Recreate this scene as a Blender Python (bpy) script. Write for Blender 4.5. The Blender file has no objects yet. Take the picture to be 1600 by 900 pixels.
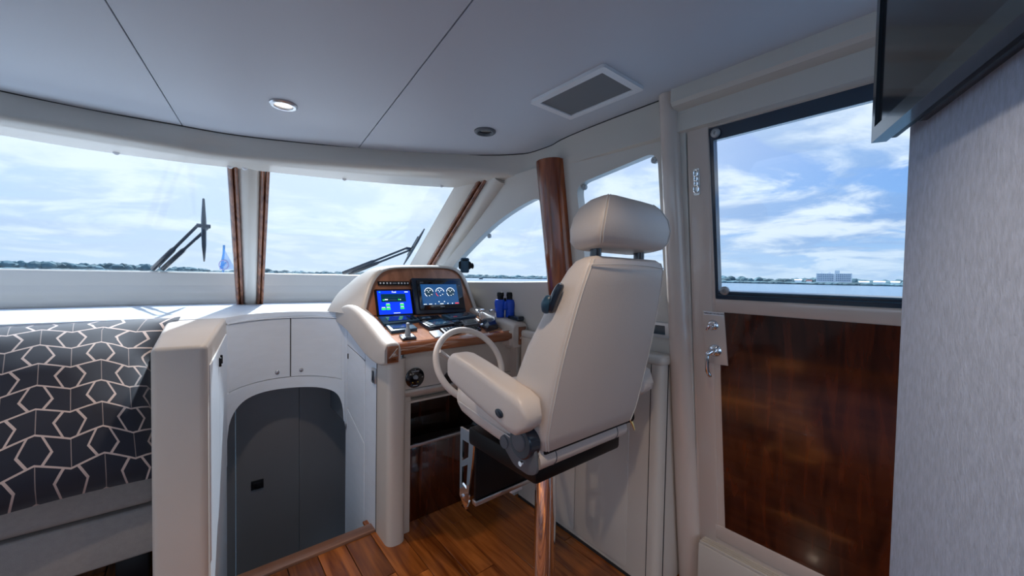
import bpy, bmesh, math, random
from mathutils import Vector, Matrix
random.seed(7)
S = bpy.context.scene
COL = S.collection
V = Vector
PI = math.pi

# ------------------------------------------------------------------ camera
FPX = 600.0
EYE = V((0, 0, 1.3))
_yaw = math.radians(39.5); _pitch = -math.atan(17 / 600); _roll = math.radians(1.03)
FW = V((math.sin(_yaw) * math.cos(_pitch), math.cos(_yaw) * math.cos(_pitch), math.sin(_pitch)))
_r0 = V((math.cos(_yaw), -math.sin(_yaw), 0)); _u0 = _r0.cross(FW)
RT = _r0 * math.cos(_roll) + _u0 * math.sin(_roll)
UP = _u0 * math.cos(_roll) - _r0 * math.sin(_roll)
cam_d = bpy.data.cameras.new('camera'); cam = bpy.data.objects.new('camera', cam_d); COL.objects.link(cam)
cam_d.sensor_width = 36; cam_d.lens = FPX / 1600 * 36; cam_d.clip_start = .02; cam_d.clip_end = 20000
cam.matrix_world = Matrix(((RT.x, UP.x, -FW.x, EYE.x), (RT.y, UP.y, -FW.y, EYE.y), (RT.z, UP.z, -FW.z, EYE.z), (0, 0, 0, 1)))
S.camera = cam
S.view_settings.view_transform = 'Standard'; S.view_settings.look = 'None'
S.view_settings.gamma = 1; S.view_settings.use_curve_mapping = False
S.view_settings.exposure = 0.58

# ------------------------------------------------------------------ sky and sun
SUN_DIR = V((math.sin(math.radians(19)) * math.cos(math.radians(45)), math.cos(math.radians(19)) * math.cos(math.radians(45)), math.sin(math.radians(45))))
def build_world():
    w = bpy.data.worlds.new('sky'); S.world = w; w.use_nodes = True
    nt = w.node_tree; N = nt.nodes; L = nt.links; N.clear()
    def n(t, **k):
        x = N.new(t)
        for a, b in k.items(): setattr(x, a, b)
        return x
    def math_(op, a, b=None, clamp=False):
        m = n('ShaderNodeMath', operation=op, use_clamp=clamp)
        for i, q in enumerate((a, b)):
            if q is None: continue
            if isinstance(q, (int, float)): m.inputs[i].default_value = q
            else: L.new(q, m.inputs[i])
        return m.outputs[0]
    def mix(f, a, b):
        m = n('ShaderNodeMix', data_type='RGBA')
        for i, q in ((0, f), (6, a), (7, b)):
            if isinstance(q, (int, float)): m.inputs[i].default_value = q
            elif isinstance(q, tuple): m.inputs[i].default_value = (*q, 1)
            else: L.new(q, m.inputs[i])
        return m.outputs[2]
    def ramp(f, a, b):
        m = n('ShaderNodeMapRange', interpolation_type='SMOOTHSTEP')
        L.new(f, m.inputs[0]); m.inputs[1].default_value = a; m.inputs[2].default_value = b
        return m.outputs[0]
    tc = n('ShaderNodeTexCoord'); sp = n('ShaderNodeSeparateXYZ'); L.new(tc.outputs['Generated'], sp.inputs[0])
    z = math_('MAXIMUM', sp.outputs[2], 0.0)
    d = math_('ADD', z, .16)
    cx = n('ShaderNodeCombineXYZ'); L.new(math_('DIVIDE', sp.outputs[0], d), cx.inputs[0]); L.new(math_('DIVIDE', sp.outputs[1], d), cx.inputs[1])
    def noise(sc, det, dist, off):
        mp = n('ShaderNodeMapping'); L.new(cx.outputs[0], mp.inputs[0]); mp.inputs[1].default_value = off
        q = n('ShaderNodeTexNoise'); L.new(mp.outputs[0], q.inputs['Vector'])
        q.inputs['Scale'].default_value = sc; q.inputs['Detail'].default_value = det; q.inputs['Distortion'].default_value = dist; q.inputs['Roughness'].default_value = .58
        return q.outputs[0]
    base = mix(ramp(z, 0, .5), (.34, .60, .98), (.10, .28, .80))
    c1 = noise(1.35, 12, .5, (3.1, 1.7, 0)); c2 = noise(1.5, 10, .4, (9.3, 4.2, 0))
    cloud = ramp(c1, .40, .52)
    shade = ramp(c2, .40, .60)
    ccol = mix(shade, (.30, .50, .85), (1.0, 1.06, 1.12))
    sky = mix(cloud, base, ccol)
    sky = mix(math_('MULTIPLY', ramp(z, .14, 0.0), .7), sky, (.70, .86, 1.02))
    dt = n('ShaderNodeVectorMath', operation='DOT_PRODUCT'); L.new(tc.outputs['Generated'], dt.inputs[0]); dt.inputs[1].default_value = SUN_DIR
    sky = mix(math_('MULTIPLY', ramp(dt.outputs['Value'], .35, .92), .8), sky, (1.03, 1.10, 1.18))
    bg = n('ShaderNodeBackground'); L.new(sky, bg.inputs[0]); bg.inputs[1].default_value = 0.95
    out = n('ShaderNodeOutputWorld'); L.new(bg.outputs[0], out.inputs[0])
build_world()
sun_d = bpy.data.lights.new('sun', 'SUN'); sun_d.energy = 8; sun_d.angle = math.radians(1.2); sun_d.color = (.95, .98, 1.0)
sun = bpy.data.objects.new('sun', sun_d); COL.objects.link(sun)
sun.rotation_euler = (-SUN_DIR).to_track_quat('-Z', 'Y').to_euler(); sun.location = (2, 8, 8)

# ------------------------------------------------------------------ rays: photo pixel -> place
def ray(x, y): return FW + RT * ((x - 800) / FPX) - UP * ((y - 450) / FPX)
def PP(x, y, p, nrm):
    d = ray(x, y); p = V(p); nrm = V(nrm); return EYE + d * ((p - EYE).dot(nrm) / d.dot(nrm))
def PX(x, y, X): return PP(x, y, (X, 0, 0), (1, 0, 0))
def PY(x, y, Y): return PP(x, y, (0, Y, 0), (0, 1, 0))
def PZ(x, y, Z): return PP(x, y, (0, 0, Z), (0, 0, 1))

# ------------------------------------------------------------------ materials
MATS = {}
def mat(name, col, rough=.5, metal=0, var=0, vscale=6, bump=0, bscale=80, coat=0, emit=None, estr=0, spec=.5, stretch=(1, 1, 1)):
    m = bpy.data.materials.new(name); m.use_nodes = True; nt = m.node_tree; N = nt.nodes; L = nt.links
    b = N['Principled BSDF']
    b.inputs['Base Color'].default_value = (*col, 1); b.inputs['Roughness'].default_value = rough
    b.inputs['Metallic'].default_value = metal; b.inputs['Specular IOR Level'].default_value = spec
    if coat: b.inputs['Coat Weight'].default_value = coat; b.inputs['Coat Roughness'].default_value = .06
    tc = N.new('ShaderNodeTexCoord'); mp = N.new('ShaderNodeMapping'); mp.inputs['Scale'].default_value = stretch
    L.new(tc.outputs['Object'], mp.inputs[0])
    nz = N.new('ShaderNodeTexNoise'); nz.inputs['Scale'].default_value = vscale; nz.inputs['Detail'].default_value = 4; L.new(mp.outputs[0], nz.inputs['Vector'])
    rp = N.new('ShaderNodeValToRGB'); v = var or .015
    rp.color_ramp.elements[0].position = .3; rp.color_ramp.elements[1].position = .7
    rp.color_ramp.elements[0].color = (*[c * (1 - v) for c in col], 1); rp.color_ramp.elements[1].color = (*[min(1, c * (1 + v)) for c in col], 1)
    L.new(nz.outputs[0], rp.inputs[0]); L.new(rp.outputs[0], b.inputs['Base Color'])
    if bump:
        n2 = N.new('ShaderNodeTexNoise'); n2.inputs['Scale'].default_value = bscale; n2.inputs['Detail'].default_value = 3; L.new(mp.outputs[0], n2.inputs['Vector'])
        bp = N.new('ShaderNodeBump'); bp.inputs['Strength'].default_value = bump; bp.inputs['Distance'].default_value = .002
        L.new(n2.outputs[0], bp.inputs['Height']); L.new(bp.outputs[0], b.inputs['Normal'])
    if emit:
        b.inputs['Emission Color'].default_value = (*emit, 1); b.inputs['Emission Strength'].default_value = estr
    MATS[name] = m; return m
def wood(name, c1, c2, axis=2, rough=.2, coat=.6, sc=26, rnd=0):
    m = bpy.data.materials.new(name); m.use_nodes = True; nt = m.node_tree; N = nt.nodes; L = nt.links
    b = N['Principled BSDF']; b.inputs['Roughness'].default_value = rough; b.inputs['Coat Weight'].default_value = coat; b.inputs['Coat Roughness'].default_value = .05
    tc = N.new('ShaderNodeTexCoord'); mp = N.new('ShaderNodeMapping'); s = [sc, sc, sc]; s[axis] = sc * .07; mp.inputs['Scale'].default_value = s
    oi = N.new('ShaderNodeObjectInfo'); ad = N.new('ShaderNodeVectorMath'); ad.operation = 'ADD'
    cm = N.new('ShaderNodeCombineXYZ'); ml = N.new('ShaderNodeMath'); ml.operation = 'MULTIPLY'; ml.inputs[1].default_value = 37
    L.new(oi.outputs['Random'], ml.inputs[0]); L.new(ml.outputs[0], cm.inputs[0]); L.new(ml.outputs[0], cm.inputs[1]); L.new(ml.outputs[0], cm.inputs[2])
    L.new(tc.outputs['Object'], ad.inputs[0]); L.new(cm.outputs[0], ad.inputs[1]); L.new(ad.outputs[0], mp.inputs[0])
    nz = N.new('ShaderNodeTexNoise'); nz.inputs['Scale'].default_value = 1; nz.inputs['Detail'].default_value = 6; nz.inputs['Distortion'].default_value = .8; L.new(mp.outputs[0], nz.inputs['Vector'])
    rp = N.new('ShaderNodeValToRGB'); rp.color_ramp.elements[0].position = .34; rp.color_ramp.elements[1].position = .68
    rp.color_ramp.elements[0].color = (*c1, 1); rp.color_ramp.elements[1].color = (*c2, 1); L.new(nz.outputs[0], rp.inputs[0])
    hs = N.new('ShaderNodeHueSaturation'); L.new(rp.outputs[0], hs.inputs['Color'])
    mr = N.new('ShaderNodeMapRange'); L.new(oi.outputs['Random'], mr.inputs[0]); mr.inputs[3].default_value = 1 - rnd; mr.inputs[4].default_value = 1 + rnd
    L.new(mr.outputs[0], hs.inputs['Value']); L.new(hs.outputs[0], b.inputs['Base Color'])
    MATS[name] = m; return m
def glassmat(name, tint, refl):
    m = bpy.data.materials.new(name); m.use_nodes = True; nt = m.node_tree; N = nt.nodes; L = nt.links; N.clear()
    o = N.new('ShaderNodeOutputMaterial'); mx = N.new('ShaderNodeMixShader'); t = N.new('ShaderNodeBsdfTransparent'); g = N.new('ShaderNodeBsdfGlossy')
    t.inputs[0].default_value = (*tint, 1); g.inputs['Roughness'].default_value = .01; mx.inputs[0].default_value = refl
    L.new(t.outputs[0], mx.inputs[1]); L.new(g.outputs[0], mx.inputs[2]); L.new(mx.outputs[0], o.inputs[0]); MATS[name] = m; return m

CREAM = mat('cream_gelcoat', (.61, .56, .50), .35, coat=.15, var=.012, vscale=3)
VINYL = mat('cream_vinyl', (.56, .51, .465), .42, bump=.12, bscale=260, var=.02)
LEATHER = mat('cream_leather', (.70, .62, .56), .40, bump=.18, bscale=220, var=.02, vscale=5)
WHITE = mat('white_laminate', (.76, .83, .91), .38, var=.02, vscale=9, stretch=(1, 1, 4))
CEIL = mat('ceiling_vinyl', (.58, .61, .67), .5, var=.012, vscale=2, bump=.05, bscale=300)
DOORC = mat('beige_gloss_paint', (.64, .53, .46), .22, coat=.5, var=.012)
GREYD = mat('grey_door_laminate', (.17, .17, .18), .5, var=.04, vscale=4, stretch=(1, 1, .2))
BLACK = mat('black_plastic', (.005, .0055, .007), .42, var=.1, spec=.25)
BLKGLOSS = mat('black_gloss', (.006, .006, .008), .06, coat=.6)
NAVY = mat('navy_black_plastic', (.012, .022, .04), .22, coat=.3, var=.1)
DKTEAL = mat('dark_blue_plastic', (.02, .065, .11), .35, var=.1)
CHROME = mat('chrome', (.85, .86, .88), .06, 1)
STEEL = mat('brushed_steel', (.55, .56, .58), .28, 1, var=.05, vscale=40)
GREYP = mat('grey_plastic', (.12, .13, .145), .5)
LGREY = mat('light_grey_plastic', (.28, .31, .34), .45)
RUB = mat('seam_shadow_gasket', (.02, .02, .022), .7)
THREAD = mat('pale_stitching', (.74, .71, .67), .7)
SOFA = mat('taupe_upholstery', (.40, .365, .335), .85, bump=.5, bscale=420, var=.05, vscale=60)
FABRIC = mat('blue_grey_woven_panel', (.42, .49, .63), .9, bump=.8, bscale=330, var=.12, vscale=140, stretch=(1, 1, .35))
BLUE = mat('blue_rubber_armour', (.005, .07, .55), .4, bump=.1)
REDW = wood('mahogany_gloss', (.020, .0032, .0016), (.085, .015, .0045), 2, .10, .8, 30)
COLW = wood('mahogany_column', (.12, .022, .006), (.33, .080, .018), 2, .2, .4, 24)
TRIMW = wood('mahogany_strip', (.11, .034, .018), (.33, .125, .06), 2, .22, .4, 18)
DASHW = wood('dash_cherry_veneer', (.33, .125, .06), (.50, .21, .11), 2, .28, .4, 22)
DASHH = wood('dash_cherry_top', (.38, .16, .08), (.56, .27, .15), 1, .2, .6, 22)
EDGEW = wood('dash_edge_wood', (.16, .045, .016), (.33, .115, .045), 0, .12, .9, 26)
PLANK = wood('teak_plank', (.12, .028, .005), (.42, .13, .026), 1, .2, .22, 24, .45)
SILLW = wood('sill_teak', (.16, .07, .04), (.30, .15, .09), 0, .3, .3, 24)
GLASS = glassmat('window_glass', (.76, .80, .835), .03)
PANEL_GREY = mat('vent_mesh_grey', (.20, .20, .21), .75, bump=.6, bscale=700)
WHITEPL = mat('white_plastic', (.80, .80, .82), .35)
DARKGAL = mat('dark_window_channel', (.012, .03, .06), .15, coat=.4)
FIN = mat('dull_stud', (.36, .37, .38), .4, .6)

# ------------------------------------------------------------------ mesh builder
def nrm(v): return v.normalized()
class MB:
    def __init__(s): s.b = bmesh.new()
    def _add(s, o):
        me = bpy.data.meshes.new('tmp'); o.to_mesh(me); s.b.from_mesh(me); bpy.data.meshes.remove(me); o.free(); return s
    def box(s, x0, x1, y0, y1, z0, z1, bev=0, seg=2, M=None):
        o = bmesh.new(); bmesh.ops.create_cube(o, size=1)
        for v in o.verts: v.co = V(((x0 + x1) / 2 + v.co.x * (x1 - x0), (y0 + y1) / 2 + v.co.y * (y1 - y0), (z0 + z1) / 2 + v.co.z * (z1 - z0)))
        if bev: bmesh.ops.bevel(o, geom=o.edges[:], offset=bev, segments=seg, profile=.5, affect='EDGES', clamp_overlap=True)
        if M is not None: o.transform(M)
        return s._add(o)
    def plate(s, outer, holes, fmap, th, bev=0, seg=2):
        o = bmesh.new(); th = V(th)
        for lp in [outer] + list(holes):
            vs = [o.verts.new(fmap(*p)) for p in lp]
            for i in range(len(vs)): o.edges.new((vs[i], vs[(i + 1) % len(vs)]))
        if holes: bmesh.ops.triangle_fill(o, use_beauty=True, use_dissolve=False, edges=o.edges[:])
        else: o.faces.new(o.verts[:])
        bmesh.ops.recalc_face_normals(o, faces=o.faces[:])
        r = bmesh.ops.extrude_face_region(o, geom=o.faces[:])
        bmesh.ops.translate(o, vec=th, verts=[v for v in r['geom'] if isinstance(v, bmesh.types.BMVert)])
        bmesh.ops.recalc_face_normals(o, faces=o.faces[:])
        if bev:
            es = [e for e in o.edges if len(e.link_faces) == 2 and e.calc_face_angle(0) > .6]
            bmesh.ops.bevel(o, geom=es, offset=bev, segments=seg, profile=.5, affect='EDGES', clamp_overlap=True)
        return s._add(o)
    def poly3(s, pts, th, bev=0, seg=2):
        return s.plate([(p,) for p in pts], [], lambda p: V(p), th, bev, seg)
    def loft(s, secs, ring=True, caps=True):
        b = s.b; rows = [[b.verts.new(V(p)) for p in sc] for sc in secs]; n = len(rows[0])
        fs = []
        for i in range(len(rows) - 1):
            for j in range(n if ring else n - 1):
                k = (j + 1) % n
                fs.append(b.faces.new((rows[i][j], rows[i][k], rows[i + 1][k], rows[i + 1][j])))
        if caps and ring:
            fs.append(b.faces.new(rows[0][::-1])); fs.append(b.faces.new(rows[-1]))
        bmesh.ops.recalc_face_normals(b, faces=fs); return s
    def tube(s, pts, r, n=12, closed=False, caps=True, flat=1.0):
        pts = [V(p) for p in pts]; m = len(pts); rs = r if isinstance(r, (list, tuple)) else [r] * m
        secs = []; ref = None
        for i in range(m):
            a = pts[(i - 1) % m] if (closed or i > 0) else pts[i]; c = pts[(i + 1) % m] if (closed or i < m - 1) else pts[i]
            t = nrm(c - a)
            if ref is None: ref = t.orthogonal().normalized() if abs(t.z) > .9 else nrm(t.cross(V((0, 0, 1))))
            ref = nrm(ref - t * ref.dot(t)); q = t.cross(ref)
            secs.append([pts[i] + ref * (rs[i] * math.cos(2 * PI * k / n)) + q * (rs[i] * flat * math.sin(2 * PI * k / n)) for k in range(n)])
        if closed: secs.append(secs[0])
        return s.loft(secs, True, caps and not closed)
    def lathe(s, prof, o, ax, n=24, sx=1, sy=1, ref=None):
        o = V(o); ax = nrm(V(ax)); u = nrm(V(ref)) if ref else ax.orthogonal().normalized(); w = ax.cross(u)
        return s.loft([[o + ax * h + u * (r * sx * math.cos(2 * PI * k / n)) + w * (r * sy * math.sin(2 * PI * k / n)) for k in range(n)] for r, h in prof], True, True)
    def grid(s, f, nu, nv, th=None):
        b = s.b; g = [[b.verts.new(V(f(i / nu, j / nv))) for j in range(nv + 1)] for i in range(nu + 1)]; fs = []
        for i in range(nu):
            for j in range(nv): fs.append(b.faces.new((g[i][j], g[i + 1][j], g[i + 1][j + 1], g[i][j + 1])))
        return s
    def solidify(s, t):
        bmesh.ops.recalc_face_normals(s.b, faces=s.b.faces[:]); bmesh.ops.solidify(s.b, geom=s.b.faces[:], thickness=t); return s
    def obj(s, name, m, parent=None, local=False, smooth=38, sub=0, recalc=True):
        b = s.b
        if recalc: bmesh.ops.recalc_face_normals(b, faces=b.faces[:])
        lo = V((min(v.co.x for v in b.verts), min(v.co.y for v in b.verts), min(v.co.z for v in b.verts)))
        hi = V((max(v.co.x for v in b.verts), max(v.co.y for v in b.verts), max(v.co.z for v in b.verts)))
        c = V(((lo.x + hi.x) / 2, (lo.y + hi.y) / 2, lo.z))
        bmesh.ops.translate(b, vec=-c, verts=b.verts[:])
        me = bpy.data.meshes.new(name); b.to_mesh(me); b.free()
        for p in me.polygons: p.use_smooth = True
        me.set_sharp_from_angle(angle=math.radians(smooth))
        me.materials.append(m)
        o = bpy.data.objects.new(name, me); COL.objects.link(o); o.location = c
        if parent is not None:
            o.parent = parent
            if not local: o.matrix_parent_inverse = WORLD_INV(parent)
        if sub:
            md = o.modifiers.new('subdivision', 'SUBSURF'); md.levels = sub; md.render_levels = sub
        return o
def WORLD_INV(p):
    m = p.matrix_basis.copy(); q = p
    while q.parent is not None:
        m = q.parent.matrix_basis @ q.matrix_parent_inverse @ m if False else (q.matrix_parent_inverse @ m)
        m = q.parent.matrix_basis @ m; q = q.parent
    return m.inverted()
def tag(o, label=None, cat=None, group=None, kind=None):
    if label: o['label'] = label
    if cat: o['category'] = cat
    if group: o['group'] = group
    if kind: o['kind'] = kind
    return o
def struct(o, label, cat): return tag(o, label, cat, kind='structure')
def thing(name, label, cat, loc=(0, 0, 0), group=None, kind=None):
    o = bpy.data.objects.new(name, None); COL.objects.link(o); o.location = loc; o.empty_display_size = .1
    return tag(o, label, cat, group, kind)
def cr(P, n):
    """Catmull-Rom through points, n samples per span"""
    P = [V(p) for p in P]; out = []
    for i in range(len(P) - 1):
        a = P[max(i - 1, 0)]; b = P[i]; c = P[i + 1]; d = P[min(i + 2, len(P) - 1)]
        for k in range(n):
            t = k / n
            out.append(.5 * ((2 * b) + (c - a) * t + (2 * a - 5 * b + 4 * c - d) * t * t + (3 * b - a - 3 * c + d) * t ** 3))
    out.append(P[-1]); return out
def rnd(pts, r, n=5):
    """round the corners of a 2d polygon"""
    out = []; m = len(pts); rr = r if isinstance(r, (list, tuple)) else [r] * m
    for i in range(m):
        p = V(pts[i]); a = V(pts[i - 1]); c = V(pts[(i + 1) % m]); q = min(rr[i], (a - p).length * .48, (c - p).length * .48)
        if q < 1e-5: out.append(tuple(p)); continue
        s = p + (a - p).normalized() * q; e = p + (c - p).normalized() * q
        for k in range(n + 1):
            t = k / n; out.append(tuple(s * (1 - t) ** 2 + p * 2 * t * (1 - t) + e * t * t))
    return out
def text_mesh(txt, size, o, ux, uy, m, name, parent, depth=.0004):
    cu = bpy.data.curves.new('t', 'FONT'); cu.body = txt; cu.size = size; cu.align_x = 'CENTER'; cu.align_y = 'CENTER'; cu.extrude = depth
    ob = bpy.data.objects.new('t', cu); COL.objects.link(ob)
    dg = bpy.context.evaluated_depsgraph_get(); me = bpy.data.meshes.new_from_object(ob.evaluated_get(dg))
    bpy.data.objects.remove(ob); bpy.data.curves.remove(cu)
    b = MB(); ux = nrm(V(ux)); uy = nrm(V(uy)); uz = ux.cross(uy)
    b.b.from_mesh(me); bpy.data.meshes.remove(me)
    for v in b.b.verts: v.co = V(o) + ux * v.co.x + uy * v.co.y + uz * v.co.z
    return b.obj(name, m, parent, recalc=False)

# ================================================================== THE SETTING
CX = -.4                                                # centreline of the boat
def mir(P): return [V((2 * CX - p[0],) + tuple(p[1:])) for p in reversed(P)]
A0 = [(-.383, 2.496, 2.0), (-.1, 2.465, 2.0), (.2, 2.42, 2.0), (.72, 2.20, 2.0), (1.124, 1.964, 2.0), (1.395, 1.714, 2.0), (1.455, 1.50, 2.0), (1.40, .80, 2.0), (1.40, -2.9, 2.0)]
B0 = [(-.383, 2.482, 1.895), (-.1, 2.48, 1.895), (.16, 2.455, 1.895), (.76, 2.155, 1.895), (1.15, 1.905, 1.893), (1.405, 1.715, 1.888), (1.45, 1.50, 1.88), (1.395, .80, 1.86), (1.395, -2.9, 1.86)]
C0 = [(-.418, 2.715, 1.87), (-.163, 2.69, 1.87), (.149, 2.618, 1.87), (.771, 2.431, 1.87), (1.304, 2.15, 1.87), (1.41, 1.86, 1.872), (1.475, 1.55, 1.862), (1.424, .80, 1.845), (1.424, -2.9, 1.845)]
def full(P, n=8): return cr(mir(P[1:]) + [V(p) for p in P], n)
cA, cB, cC = full(A0), full(B0), full(C0)

# ceiling: backing slab with three vinyl panels
def cut_curve(x0, x1):
    return [p for p in cA if x0 <= p.x <= x1 and p.y > -.5]
s1 = lambda y: -.177 + .1335 * (y - 1.464)
s2 = lambda y: .547 + .113 * (y - .837)
b = MB(); b.poly3([(p.x, p.y, 2.021) for p in cA], (0, 0, .03))
ceil = struct(b.obj('ceiling', RUB), 'pale vinyl headliner of three panels with thin dark seams', 'ceiling')
g = .0022
front = [p for p in cA if p.y > 1.2]
def panel(test, extra0, extra1):
    pts = extra0 + [(p.x, p.y) for p in front if test(p)] + extra1
    b = MB(); b.poly3([(x, y, 2.0) for x, y in pts], (0, 0, .02)); return b.obj('ceiling_panel', CEIL, ceil)
yA = lambda xx: min(front, key=lambda p: abs(p.x - xx)).y
def fy(xx):
    for p, q in zip(front, front[1:]):
        if min(p.x, q.x) <= xx <= max(p.x, q.x) and abs(q.x - p.x) > 1e-6 and p.y > 1.9: return p.y + (q.y - p.y) * (xx - p.x) / (q.x - p.x)
e1 = -.046; e2 = .70
panel(lambda p: p.x < e1 - .03, [(-2.2, -2.9), (-2.2, .8)], [(e1 - g, fy(e1 - g)), (s1(-2.9) - g, -2.9)])
panel(lambda p: e1 + .03 < p.x < e2 - .03, [(s1(-2.9) + g, -2.9), (e1 + g, fy(e1 + g))], [(e2 - g, fy(e2 - g)), (s2(-2.9) - g, -2.9)])
panel(lambda p: p.x > e2 + .03, [(s2(-2.9) + g, -2.9), (e2 + g, fy(e2 + g))], [(1.40, .8), (1.40, -2.9)])

b = MB(); b.tube([p_ + V((0, 0, -.001)) for p_ in cA], .0035, 6); b.obj('edge_gap_shade', RUB, ceil)  # dark bead drawn in for the shade of the gap between ceiling and header
# header band round the ceiling and soffit to the glass
secs = []
for a, bb, c in zip(cA, cB, cC):
    r1 = bb + V((0, 0, .03)); mid = bb.lerp(c, .06) + V((0, 0, -.004))
    secs.append([a + V((0, 0, .03)), a.lerp(r1, .25), a.lerp(r1, .75), r1, bb + (c - bb) * .0 + V((0, 0, .012)), mid, bb.lerp(c, .5) + V((0, 0, .0)), c, c + V((0, 0, .06)), a + (c - bb) + V((0, 0, .05))])
b = MB(); b.loft(secs, ring=False)
struct(b.obj('trim_1', CREAM, smooth=60), 'cream padded header band curving above the windshield', 'trim')

# windshield glass: ruled between header and sill
D0 = [(-.43, 3.62, 1.296), (-.163, 3.615, 1.296), (.26, 3.585, 1.296), (.95, 3.47, 1.296), (1.545, 3.27, 1.296)]
gt = full(C0[:5]); gb = full(D0)
def split(i0, i1, name, label, studs):
    b = MB(); t = gt[i0:i1 + 1]; d = gb[i0:i1 + 1]
    b.loft([[p + V((0, .004, .006)), q + V((0, .004, -.004)), q + V((0, .012, -.001)), p + V((0, .012, .009))] for p, q in zip(t, d)])
    o = struct(b.obj(name, GLASS), label, 'window')
    for u, v in studs:
        k = int(i0 + (i1 - i0) * u); c = gt[k].lerp(gb[k], v); n_ = V((0, -.85, -.52))
        s = MB(); s.lathe([(.013, 0), (.013, .008), (.009, .011)], c + n_ * .001, n_, 14); s.obj('snap_stud', WHITEPL, o)
    return o
NM = len(gt) - 1; iC = NM // 2
iS = iC + 16 + 3          # starboard mullion (between control points 2 and 3 of the half curve)
iS = iC + 17
iP = NM - iS
split(iP, iS, 'window_1', 'wide centre windshield pane with wiper outside, left of the mullion', [(.62, -.012), (.985, -.012)])
split(iS, NM, 'window_2', 'raked windshield pane between the mullion and the slanting pillar', [(.06, -.012), (.42, -.012), (.93, -.012)])
split(0, iP, 'window_3', 'port windshield pane at the far left end', [])

# padded sill below the glass
E0 = []
secs = []
gbx = gb[:] + []
for q in gbx:
    inw = nrm(V((CX, 1.0, q.z)) - q); inw.z = 0; inw = V((inw.x * .6, -1, 0)); inw.normalize()
    secs.append([q + V((0, .05, -.01)), q + V((0, 0, .0)), q + inw * .022 + V((0, 0, -.004)), q + inw * .032 + V((0, 0, -.018)), q + inw * .05 + V((0, 0, -.092)),
                 q + inw * .054 + V((0, 0, -.10)), q + inw * .075 + V((0, 0, -.125)), q + inw * .092 + V((0, 0, -.175)), q + inw * .09 + V((0, 0, -.215)), q + inw * .07 + V((0, 0, -.24)), q + V((0, .05, -.25))])
b = MB(); b.loft(secs, ring=False)
struct(b.obj('trim_2', CREAM, smooth=50), 'cream padded sill along the foot of the windshield', 'trim')

# dash top slab behind the windshield, with the companionway cut-out
front_edge = [q + V((-.02 if q.x > CX else .02, -.03, 0)) for q in gb]
aft = [(1.56, 2.30), (.72, 2.30), (.70, 2.46)] + [(p.x, p.y) for p in cr([(.66, 2.51, 0), (.58, 2.60, 0), (.46, 2.65, 0), (.33, 2.64, 0), (.22, 2.58, 0), (.118, 2.44, 0)], 4)] + [(-.11, 2.44), (-.11, 2.56), (-2.3, 2.56)]
pts = [(p.x, p.y) for p in front_edge] + aft
b = MB(); b.plate([p for p in pts], [], lambda x, y: V((x, y, 1.036)), (0, 0, .030), bev=.010, seg=3)
struct(b.obj('trim_3', WHITE), 'white dash shelf below the windshield catching sunlight', 'shelf')

# mullion and A pillar -------------------------------------------------
def strip_loft(b, top, bot, off0, off1, bulge, nrm_, ux_t, ux_b, n=8):
    """board between fractions off0..off1 (metres across) along top->bot"""
    secs = []
    for k in range(9):
        t = k / 8; c = V(top).lerp(V(bot), t); u = nrm(V(ux_t).lerp(V(ux_b), t))
        o0 = off0[0] + (off0[1] - off0[0]) * t; o1 = off1[0] + (off1[1] - off1[0]) * t
        row = []
        for j in range(n + 1):
            s = j / n; row.append(c + u * (o0 + (o1 - o0) * s) + V(nrm_) * (bulge * math.sin(PI * s) ** .6))
        row += [c + u * o1 - V(nrm_) * .012, c + u * o0 - V(nrm_) * .012]
        secs.append(row)
    return b.loft(secs)
mt = thing('trim_4', 'cream windshield mullion edged with twin wood strips', 'pillar', (.31, 3.44, 1.06), kind='structure')
mT = (.235, 2.60, 1.885); mB_ = (.315, 3.43, 1.045); nn = V((.1, -.72, -.66)).normalized()
ux = V((1, -.12, 0)).normalized()
for nm, a, c, bl, m in (('pillar_board', (-.052, -.040), (.048, .034), .022, CREAM), ('wood_strip', (-.102, -.086), (-.077, -.063), .019, TRIMW), ('wood_strip', (-.077, -.063), (-.053, -.041), .019, TRIMW), ('wood_strip', (.049, .035), (.073, .057), .019, TRIMW), ('wood_strip', (.073, .057), (.097, .078), .019, TRIMW)):
    b = MB(); strip_loft(b, mT, mB_, a, c, bl, nn, ux, ux); b.obj(nm, m, mt)

def wallX(z): return 1.40 + .13 * (2 - z)
def W2(px, py):
    p = PP(px, py, (1.40, 0, 2.0), (1, 0, .13)); return (p.y, p.z)
def WM(y, z, off=0): return V((wallX(z) - off, y, z))
WN = V((1, 0, .13)).normalized()

pt = thing('trim_5', 'slanting cream pillar with twin wood strips at the windshield corner', 'pillar', (1.52, 3.3, 1.0), kind='structure')
pT = V((1.372, 1.89, 1.885)); pB = V((1.555, 3.28, 1.06)); pax = nrm(pB - pT); pT = pT - pax * .05
pn = nrm(V((-.75, -.55, -.35))); pn = nrm(pn - pax * pn.dot(pax)); pu = nrm(pax.cross(pn))
if pu.x < 0: pu = -pu
# pu points across the pillar towards starboard/aft
for nm, a, c, bl, m in (('reveal_board', (-.165, -.21), (-.064, -.085), .004, CREAM), ('wood_strip', (-.064, -.085), (-.038, -.053), .020, TRIMW), ('wood_strip', (-.038, -.053), (-.012, -.020), .020, TRIMW), ('pillar_board', (-.012, -.020), (.088, .105), .026, CREAM), ('dark_seam', (.088, .105), (.096, .115), .006, RUB)):
    b = MB(); strip_loft(b, pT, pB, a, c, bl, pn, pu, pu); b.obj(nm, m, pt)

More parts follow.
